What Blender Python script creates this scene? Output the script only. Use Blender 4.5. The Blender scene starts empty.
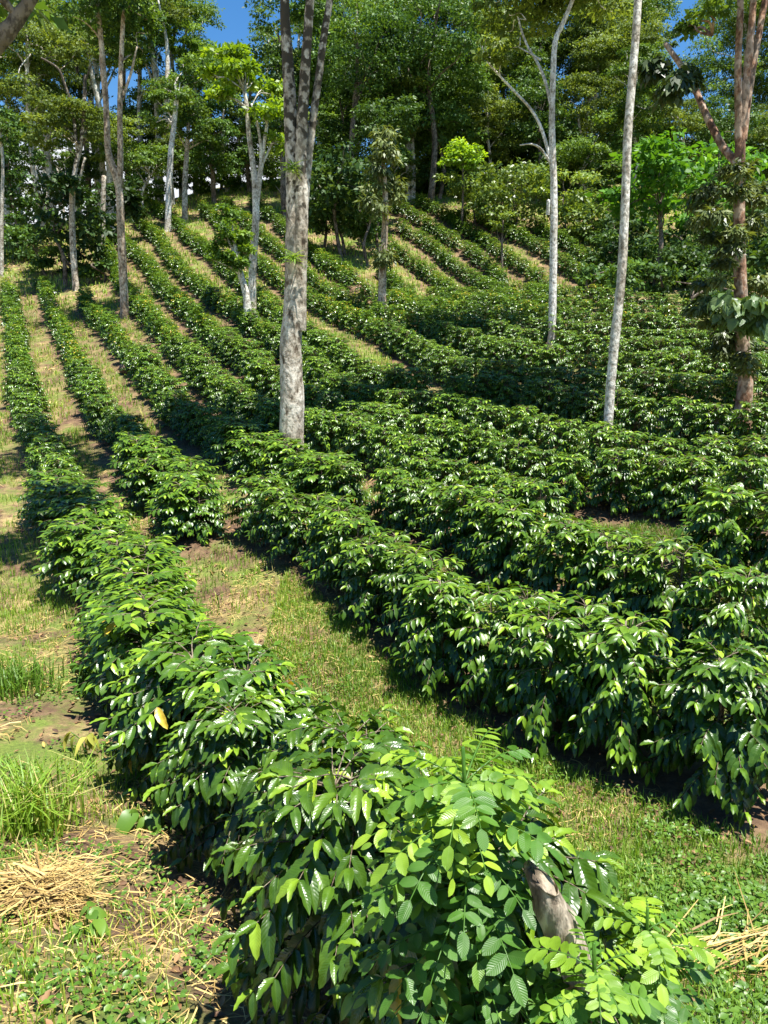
import bpy, math, random
import numpy as np
from mathutils import Vector
# positions in metres, estimated from image pixels and assumed depths (x right, y ahead, z up from eye level)
CTRL = [[-16.77,36.0,1.39],[-12.53,27.0,-0.79],[-9.26,20.0,-2.05],[-7.43,16.5,-2.61],[-5.89,13.5,-2.96],[-4.22,10.3,-3.14],[-3.13,8.5,-3.28],[-2.02,6.3,-3.31],[-1.4,5.2,-3.27],[-0.41,3.4,-2.98],[-2.1,10.2,-2.85],[-0.68,8.0,-2.89],[0.31,6.4,-3.11],[1.0,5.8,-3.07],[1.6,4.9,-3.11],[2.23,4.5,-3.12],[0.71,9.6,-2.67],[1.9,7.7,-2.86],[2.91,5.6,-2.85],[2.26,10.0,-2.51],[4.05,8.0,-2.51],[1.03,14.3,-1.97],[2.68,12.0,-2.21],[4.9,9.8,-2.27],[3.16,14.0,-1.9],[5.91,12.0,-1.84],[3.62,16.0,-1.54],[4.05,18.0,-1.27],[4.49,20.0,-1.0],[4.86,22.0,-0.67],[5.29,24.0,-0.33],[5.71,26.0,0.06],[6.77,28.5,0.59],[1.59,32.0,0.57],[4.1,30.5,0.58],[9.82,26.0,0.15],[7.19,18.0,-1.25],[3.26,48.0,6.15],[3.08,45.0,4.63],[2.82,41.0,3.05],[2.57,37.0,1.58],[8.25,40.0,3.19],[8.86,37.0,2.02],[-14.47,51.0,6.76],[-11.27,50.5,6.69],[-8.27,51.0,7.34],[-12.19,39.0,2.73],[-8.49,37.5,2.59],[-3.82,37.0,2.54],[-2.47,31.0,0.71],[-1.15,27.0,-0.14],[-12.54,31.0,0.15],[-8.18,28.0,0.06],[-4.43,26.5,0.01],[-8.86,23.0,-1.51],[-4.66,20.0,-1.42],[-2.13,20.0,-1.42],[0.42,21.0,-1.19],[-6.09,17.3,-2.43],[-3.13,14.8,-2.43],[-1.18,14.3,-2.32],[0.0,0.0,-1.75],[0.0,-6.0,-0.9],[-6.0,-4.0,-1.0],[6.0,-4.0,-1.6],[-1.5,1.0,-1.95],[1.6,1.2,-2.35],[-0.95,2.4,-2.3],[-2.2,2.6,-2.35],[0.4,2.2,-2.5],[1.4,3.0,-2.8],[3.2,3.4,-3.1],[-4.4,8.8,-3.4],[-9.0,9.0,-3.2],[-3.4,5.6,-3.05],[-8.0,4.0,-2.6],[-16.0,16.0,-2.2],[-24.0,30.0,1.0],[-22.0,45.0,4.6],[-34.0,50.0,4.2],[8.0,4.0,-3.5],[14.0,12.0,-3.2],[18.0,22.0,-1.0],[24.0,32.0,1.2],[14.0,40.0,3.8],[24.0,50.0,7.0],[0.0,58.0,10.0],[-12.0,62.0,10.2],[-25.0,62.0,7.0],[12.0,58.0,9.5],[-40.0,30.0,-0.5],[30.0,8.0,-4.5],[40.0,40.0,3.0],[36.0,20.0,-2.5],[-30.0,8.0,-3.0]]
ROWS = {"A":[[-16.79,36.04],[-16.49,35.41],[-16.19,34.77],[-15.89,34.14],[-15.59,33.51],[-15.28,32.88],[-14.98,32.24],[-14.68,31.61],[-14.38,30.97],[-14.09,30.34],[-13.8,29.7],[-13.5,29.06],[-13.21,28.43],[-12.92,27.79],[-12.62,27.15],[-12.33,26.52],[-12.04,25.88],[-11.74,25.24],[-11.45,24.61],[-11.15,23.97],[-10.85,23.34],[-10.55,22.7],[-10.25,22.07],[-9.95,21.44],[-9.64,20.8],[-9.34,20.17],[-9.02,19.55],[-8.69,18.93],[-8.37,18.31],[-8.04,17.69],[-7.72,17.07],[-7.39,16.44],[-7.06,15.82],[-6.74,15.2],[-6.41,14.58],[-6.08,13.96],[-5.75,13.34],[-5.42,12.73],[-5.09,12.11],[-4.75,11.49],[-4.42,10.88],[-4.08,10.26],[-3.73,9.65],[-3.38,9.05],[-3.04,8.43],[-2.71,7.82],[-2.38,7.2],[-2.06,6.57],[-1.73,5.96],[-1.4,5.34],[-1.09,4.71],[-0.79,4.07],[-0.51,3.43],[-0.25,2.78],[0.04,2.14],[0.37,1.52]],"R1":[[-15.54,36.5],[-15.24,35.85],[-14.93,35.21],[-14.62,34.57],[-14.31,33.93],[-14.01,33.29],[-13.7,32.65],[-13.39,32.01],[-13.08,31.37],[-12.77,30.73],[-12.45,30.1],[-12.13,29.46],[-11.81,28.82],[-11.49,28.19],[-11.17,27.55],[-10.85,26.92],[-10.54,26.28],[-10.22,25.65],[-9.9,25.01],[-9.59,24.37],[-9.28,23.73],[-8.97,23.09],[-8.67,22.45],[-8.38,21.8],[-8.1,21.15],[-7.81,20.5],[-7.51,19.85],[-7.2,19.21],[-6.88,18.57],[-6.55,17.94],[-6.21,17.32],[-5.86,16.7],[-5.51,16.09],[-5.16,15.47],[-4.81,14.84],[-4.47,14.22],[-4.13,13.6],[-3.81,12.96],[-3.49,12.33],[-3.18,11.69],[-2.88,11.04],[-2.59,10.39]],"R2":[[-12.45,33.16],[-12.14,32.53],[-11.83,31.9],[-11.52,31.27],[-11.21,30.64],[-10.9,30.02],[-10.59,29.39],[-10.27,28.76],[-9.95,28.14],[-9.64,27.52],[-9.32,26.89],[-9.0,26.27],[-8.68,25.64],[-8.36,25.02],[-8.05,24.4],[-7.73,23.77],[-7.42,23.14],[-7.11,22.51],[-6.81,21.88],[-6.52,21.25],[-6.22,20.61],[-5.92,19.98],[-5.62,19.35],[-5.32,18.71],[-5.02,18.08],[-4.72,17.45],[-4.4,16.82],[-4.05,16.22],[-3.68,15.62],[-3.3,15.04],[-2.91,14.45],[-2.52,13.87],[-2.15,13.28],[-1.8,12.67],[-1.45,12.06],[-1.07,11.47],[-0.65,10.92],[-0.16,10.41],[0.33,9.92],[0.77,9.37],[1.15,8.78],[1.51,8.18],[1.89,7.59],[2.26,7.0],[2.65,6.42],[3.03,5.83]],"B":[[-2.09,10.74],[-1.61,10.22],[-1.18,9.66],[-0.8,9.07],[-0.45,8.46],[-0.11,7.84],[0.23,7.22],[0.58,6.61],[0.96,6.02],[1.37,5.45],[1.85,4.93],[2.39,4.48]],"R3":[[-14.43,42.37],[-14.16,41.72],[-13.9,41.06],[-13.63,40.41],[-13.36,39.76],[-13.1,39.11],[-12.83,38.45],[-12.57,37.8],[-12.3,37.15],[-12.03,36.5],[-11.75,35.85],[-11.47,35.2],[-11.19,34.56],[-10.9,33.91],[-10.62,33.27],[-10.34,32.62],[-10.05,31.98],[-9.77,31.33],[-9.48,30.69],[-9.18,30.05],[-8.88,29.41],[-8.59,28.77],[-8.29,28.13],[-7.99,27.5],[-7.69,26.86],[-7.4,26.21],[-7.12,25.57],[-6.83,24.93],[-6.55,24.28],[-6.26,23.64],[-5.98,22.99],[-5.7,22.35],[-5.41,21.7],[-5.12,21.06],[-4.83,20.42],[-4.53,19.78],[-4.24,19.14],[-3.94,18.5],[-3.61,17.87],[-3.27,17.26],[-2.93,16.64],[-2.59,16.02],[-2.24,15.41],[-1.83,14.84],[-1.34,14.34],[-0.85,13.83],[-0.44,13.26],[-0.12,12.63],[0.17,11.99],[0.45,11.34],[0.76,10.71],[1.1,10.09],[1.48,9.5],[1.9,8.93]],"S3":[[3.39,8.12],[4.15,7.53]],"D":[[-15.17,45.2],[-14.82,44.59],[-14.46,43.98],[-14.11,43.37],[-13.75,42.76],[-13.4,42.14],[-13.05,41.53],[-12.7,40.92],[-12.36,40.3],[-12.01,39.68],[-11.67,39.06],[-11.34,38.44],[-11.03,37.8],[-10.75,37.15],[-10.48,36.5],[-10.2,35.85],[-9.93,35.2],[-9.65,34.55],[-9.38,33.9],[-9.11,33.25],[-8.84,32.59],[-8.57,31.94],[-8.3,31.29],[-8.04,30.63],[-7.77,29.98],[-7.5,29.32],[-7.24,28.67],[-6.97,28.02],[-6.68,27.37],[-6.39,26.73],[-6.09,26.09],[-5.78,25.45],[-5.48,24.81],[-5.19,24.17],[-4.89,23.53],[-4.6,22.88],[-4.31,22.24],[-4.02,21.6],[-3.72,20.95],[-3.43,20.31],[-3.14,19.67],[-2.85,19.02],[-2.55,18.38],[-2.25,17.74],[-1.93,17.11],[-1.6,16.49],[-1.25,15.88],[-0.9,15.26],[-0.55,14.64],[-0.17,14.05],[0.27,13.5],[0.72,12.95],[1.11,12.37],[1.46,11.75],[1.8,11.13],[2.21,10.56],[2.77,10.13],[3.39,9.8],[3.95,9.37],[4.48,8.9]],"E":[[-14.67,48.26],[-14.35,47.63],[-14.03,47.01],[-13.71,46.38],[-13.39,45.76],[-13.07,45.13],[-12.75,44.51],[-12.43,43.88],[-12.11,43.26],[-11.82,42.62],[-11.54,41.97],[-11.27,41.33],[-11.0,40.68],[-10.73,40.03],[-10.46,39.38],[-10.19,38.73],[-9.92,38.08],[-9.64,37.44],[-9.36,36.8],[-9.07,36.15],[-8.78,35.52],[-8.49,34.88],[-8.2,34.24],[-7.91,33.6],[-7.62,32.96],[-7.33,32.32],[-7.05,31.67],[-6.76,31.03],[-6.48,30.39],[-6.19,29.75],[-5.91,29.11],[-5.62,28.46],[-5.33,27.82],[-5.04,27.18],[-4.75,26.55],[-4.46,25.91],[-4.16,25.27],[-3.87,24.63],[-3.57,24.0],[-3.27,23.36],[-2.98,22.72],[-2.71,22.07],[-2.47,21.41],[-2.23,20.75],[-2.0,20.09],[-1.77,19.42],[-1.54,18.76],[-1.3,18.1],[-1.03,17.45],[-0.75,16.81],[-0.44,16.18],[-0.09,15.57],[0.32,15.0],[0.79,14.48],[1.28,13.98],[1.74,13.45],[2.18,12.9],[2.56,12.31],[2.87,11.68],[3.24,11.08],[3.72,10.58],[4.31,10.19],[4.93,9.86]],"F":[[-14.8,52.19],[-14.48,51.57],[-14.15,50.95],[-13.82,50.33],[-13.5,49.71],[-13.17,49.09],[-12.84,48.47],[-12.52,47.85],[-12.21,47.22],[-11.92,46.59],[-11.64,45.94],[-11.36,45.3],[-11.09,44.65],[-10.81,44.01],[-10.53,43.37],[-10.23,42.73],[-9.92,42.11],[-9.61,41.48],[-9.29,40.85],[-8.98,40.23],[-8.68,39.59],[-8.39,38.95],[-8.1,38.32],[-7.81,37.68],[-7.52,37.04],[-7.24,36.4],[-6.95,35.76],[-6.68,35.11],[-6.41,34.47],[-6.14,33.82],[-5.87,33.17],[-5.61,32.52],[-5.35,31.87],[-5.1,31.21],[-4.87,30.55],[-4.65,29.89],[-4.42,29.23],[-4.19,28.56],[-3.97,27.9],[-3.74,27.24],[-3.51,26.57],[-3.28,25.91],[-3.04,25.26],[-2.78,24.6],[-2.52,23.95],[-2.24,23.31],[-1.95,22.67],[-1.66,22.03],[-1.39,21.39],[-1.12,20.74],[-0.87,20.09],[-0.62,19.43],[-0.37,18.78],[-0.12,18.12],[0.13,17.47],[0.45,16.84],[0.9,16.31],[1.52,15.99],[2.18,15.75],[2.7,15.3],[3.06,14.7],[3.39,14.08],[3.77,13.49],[4.15,12.91],[4.56,12.34],[5.1,11.89],[5.71,11.55]],"G":[[-11.27,50.5],[-10.98,49.85],[-10.69,49.21],[-10.39,48.56],[-10.1,47.91],[-9.81,47.27],[-9.52,46.62],[-9.23,45.97],[-8.94,45.33],[-8.65,44.68],[-8.36,44.03],[-8.1,43.37],[-7.85,42.71],[-7.62,42.04],[-7.38,41.37],[-7.14,40.7],[-6.91,40.04],[-6.67,39.37],[-6.43,38.7],[-6.19,38.03],[-5.95,37.37],[-5.68,36.71],[-5.42,36.05],[-5.15,35.4],[-4.88,34.74],[-4.61,34.08],[-4.34,33.43],[-4.06,32.78],[-3.76,32.14],[-3.44,31.5],[-3.13,30.87],[-2.81,30.23],[-2.49,29.6],[-2.17,28.97],[-1.86,28.33],[-1.55,27.69],[-1.24,27.05],[-0.94,26.41],[-0.64,25.77],[-0.36,25.12],[-0.09,24.46],[0.15,23.8],[0.38,23.13],[0.6,22.45],[0.81,21.78],[1.0,21.09],[1.17,20.4],[1.35,19.72],[1.52,19.03],[1.71,18.35],[1.96,17.68],[2.34,17.09],[2.85,16.6],[3.43,16.18],[3.98,15.75],[4.51,15.28],[5.05,14.81],[5.66,14.47],[6.36,14.37],[7.07,14.44],[7.76,14.6]],"H":[[-10.02,51.05],[-9.73,50.4],[-9.45,49.76],[-9.16,49.11],[-8.88,48.46],[-8.59,47.81],[-8.31,47.16],[-8.02,46.52],[-7.75,45.86],[-7.48,45.21],[-7.21,44.55],[-6.95,43.9],[-6.69,43.24],[-6.43,42.58],[-6.16,41.92],[-5.9,41.27],[-5.64,40.61],[-5.38,39.95],[-5.12,39.29],[-4.87,38.63],[-4.62,37.97],[-4.37,37.3],[-4.12,36.64],[-3.87,35.98],[-3.62,35.32],[-3.36,34.66],[-3.08,34.01],[-2.76,33.38],[-2.43,32.75],[-2.1,32.13],[-1.79,31.49],[-1.49,30.85],[-1.19,30.21],[-0.91,29.56],[-0.63,28.91],[-0.36,28.25],[-0.08,27.6],[0.21,26.96],[0.5,26.31],[0.79,25.67],[1.07,25.02],[1.33,24.36],[1.58,23.7],[1.83,23.03],[2.08,22.37],[2.33,21.71],[2.56,21.04],[2.77,20.36],[3.01,19.7],[3.3,19.05],[3.65,18.44],[4.09,17.89],[4.66,17.47],[5.3,17.18],[5.99,17.01],[6.69,16.96],[7.39,17.06],[8.07,17.26],[8.73,17.51],[9.38,17.79]],"I":[[-8.22,50.69],[-7.94,50.04],[-7.65,49.39],[-7.37,48.74],[-7.08,48.08],[-6.8,47.43],[-6.52,46.78],[-6.24,46.13],[-5.97,45.47],[-5.71,44.81],[-5.46,44.15],[-5.2,43.48],[-4.95,42.82],[-4.7,42.15],[-4.45,41.49],[-4.19,40.83],[-3.92,40.17],[-3.65,39.51],[-3.38,38.86],[-3.11,38.2],[-2.84,37.54],[-2.56,36.89],[-2.26,36.24],[-1.91,35.63],[-1.51,35.04],[-1.11,34.45],[-0.74,33.85],[-0.4,33.22],[-0.07,32.6],[0.25,31.96],[0.5,31.29],[0.69,30.61],[0.86,29.92],[1.03,29.23],[1.2,28.54],[1.37,27.85],[1.54,27.16],[1.72,26.47],[1.9,25.79],[2.14,25.12],[2.47,24.49],[2.82,23.87],[3.14,23.24],[3.38,22.57],[3.58,21.89],[3.81,21.22],[4.19,20.62],[4.7,20.13],[5.28,19.73],[5.91,19.39],[6.57,19.13],[7.26,18.98],[7.97,19.0],[8.67,19.14],[9.35,19.34],[10.02,19.56]],"J":[[0.65,32.91],[0.86,32.24],[1.07,31.56],[1.28,30.89],[1.49,30.22],[1.7,29.56],[1.94,28.89],[2.18,28.23],[2.43,27.58],[2.7,26.93],[3.05,26.32],[3.44,25.73],[3.75,25.11],[3.96,24.44],[4.17,23.77],[4.49,23.14],[4.9,22.58],[5.4,22.08],[5.94,21.63],[6.5,21.21],[7.1,20.84],[7.74,20.56],[8.43,20.47],[9.13,20.57],[9.81,20.73]],"K":[[1.64,33.03],[1.98,32.39],[2.31,31.74],[2.65,31.1],[2.97,30.45],[3.28,29.8],[3.57,29.13],[3.85,28.46],[4.11,27.79],[4.36,27.1],[4.59,26.42],[4.85,25.74],[5.17,25.09],[5.6,24.5],[6.1,23.98],[6.64,23.5],[7.15,22.99],[7.66,22.46],[8.26,22.06],[8.96,21.92],[9.69,21.96],[10.41,22.04]],"L":[[2.37,34.03],[2.75,33.43],[3.14,32.82],[3.52,32.22],[3.88,31.61],[4.19,30.96],[4.41,30.28],[4.59,29.59],[4.78,28.9],[5.01,28.22],[5.28,27.56],[5.58,26.91],[5.96,26.31],[6.45,25.78],[6.99,25.32],[7.55,24.88],[8.1,24.42],[8.62,23.93],[9.12,23.42]],"M":[[4.21,35.31],[4.72,34.78],[5.23,34.26],[5.69,33.69],[5.99,33.03],[6.1,32.3],[6.14,31.57],[6.17,30.84],[6.21,30.11],[6.29,29.38],[6.62,28.74],[7.2,28.3],[7.77,27.84],[8.34,27.38],[8.89,26.9],[9.38,26.35],[9.84,25.78]],"H4":[[-0.28,38.18],[-0.05,37.51],[0.18,36.83],[0.38,36.14],[0.56,35.45],[0.72,34.75],[0.88,34.05],[1.04,33.35]],"H3":[[0.21,42.3],[0.56,41.64],[0.9,40.99],[1.24,40.32],[1.56,39.65],[1.84,38.96],[2.1,38.26],[2.35,37.56],[2.55,36.84],[2.71,36.12],[2.86,35.39],[3.01,34.66]],"H2":[[0.62,46.13],[0.99,45.52],[1.37,44.9],[1.74,44.28],[2.08,43.65],[2.36,42.99],[2.58,42.3],[2.78,41.61],[2.98,40.92],[3.19,40.23],[3.42,39.54],[3.65,38.86],[3.89,38.18],[4.11,37.49],[4.29,36.8],[4.45,36.1],[4.6,35.39],[4.75,34.69],[4.89,33.98]],"H1":[[0.3,49.35],[0.7,48.77],[1.09,48.19],[1.49,47.61],[1.87,47.03],[2.25,46.43],[2.61,45.83],[2.95,45.22],[3.25,44.59],[3.54,43.94],[3.82,43.3],[4.09,42.66],[4.33,42.0],[4.53,41.32],[4.72,40.65],[4.91,39.97],[5.07,39.29],[5.19,38.6],[5.28,37.9],[5.38,37.21],[5.47,36.51]],"H0":[[2.0,50.02],[2.41,49.43],[2.82,48.84],[3.21,48.24],[3.56,47.62],[3.85,46.96],[4.13,46.3],[4.41,45.64],[4.68,44.98],[4.94,44.31],[5.17,43.63],[5.38,42.95],[5.58,42.26],[5.78,41.57],[5.98,40.88],[6.16,40.19],[6.34,39.49],[6.52,38.8],[6.68,38.1],[6.81,37.4],[6.92,36.69],[7.01,35.98],[7.1,35.27],[7.2,34.56]],"HN":[[5.51,47.22],[5.79,46.54],[6.07,45.86],[6.36,45.18],[6.64,44.5],[6.92,43.82],[7.18,43.13],[7.42,42.44],[7.64,41.74],[7.86,41.04],[8.08,40.34],[8.27,39.63],[8.44,38.91],[8.6,38.19],[8.74,37.47],[8.83,36.74],[8.84,36.01],[8.82,35.27],[8.81,34.54],[8.79,33.8],[8.77,33.07]],"HO":[[8.09,45.53],[8.27,44.84],[8.44,44.15],[8.61,43.47],[8.78,42.78],[8.95,42.09],[9.12,41.41],[9.28,40.71],[9.41,40.02],[9.53,39.32],[9.64,38.62],[9.75,37.92],[9.83,37.22],[9.85,36.51],[9.82,35.8],[9.78,35.1],[9.75,34.39],[9.71,33.68],[9.68,32.98],[9.64,32.27]],"X1":[[-3.56,39.14],[-3.16,38.48],[-2.76,37.82],[-2.35,37.17],[-1.9,36.54],[-1.43,35.93],[-0.96,35.32]]}
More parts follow.
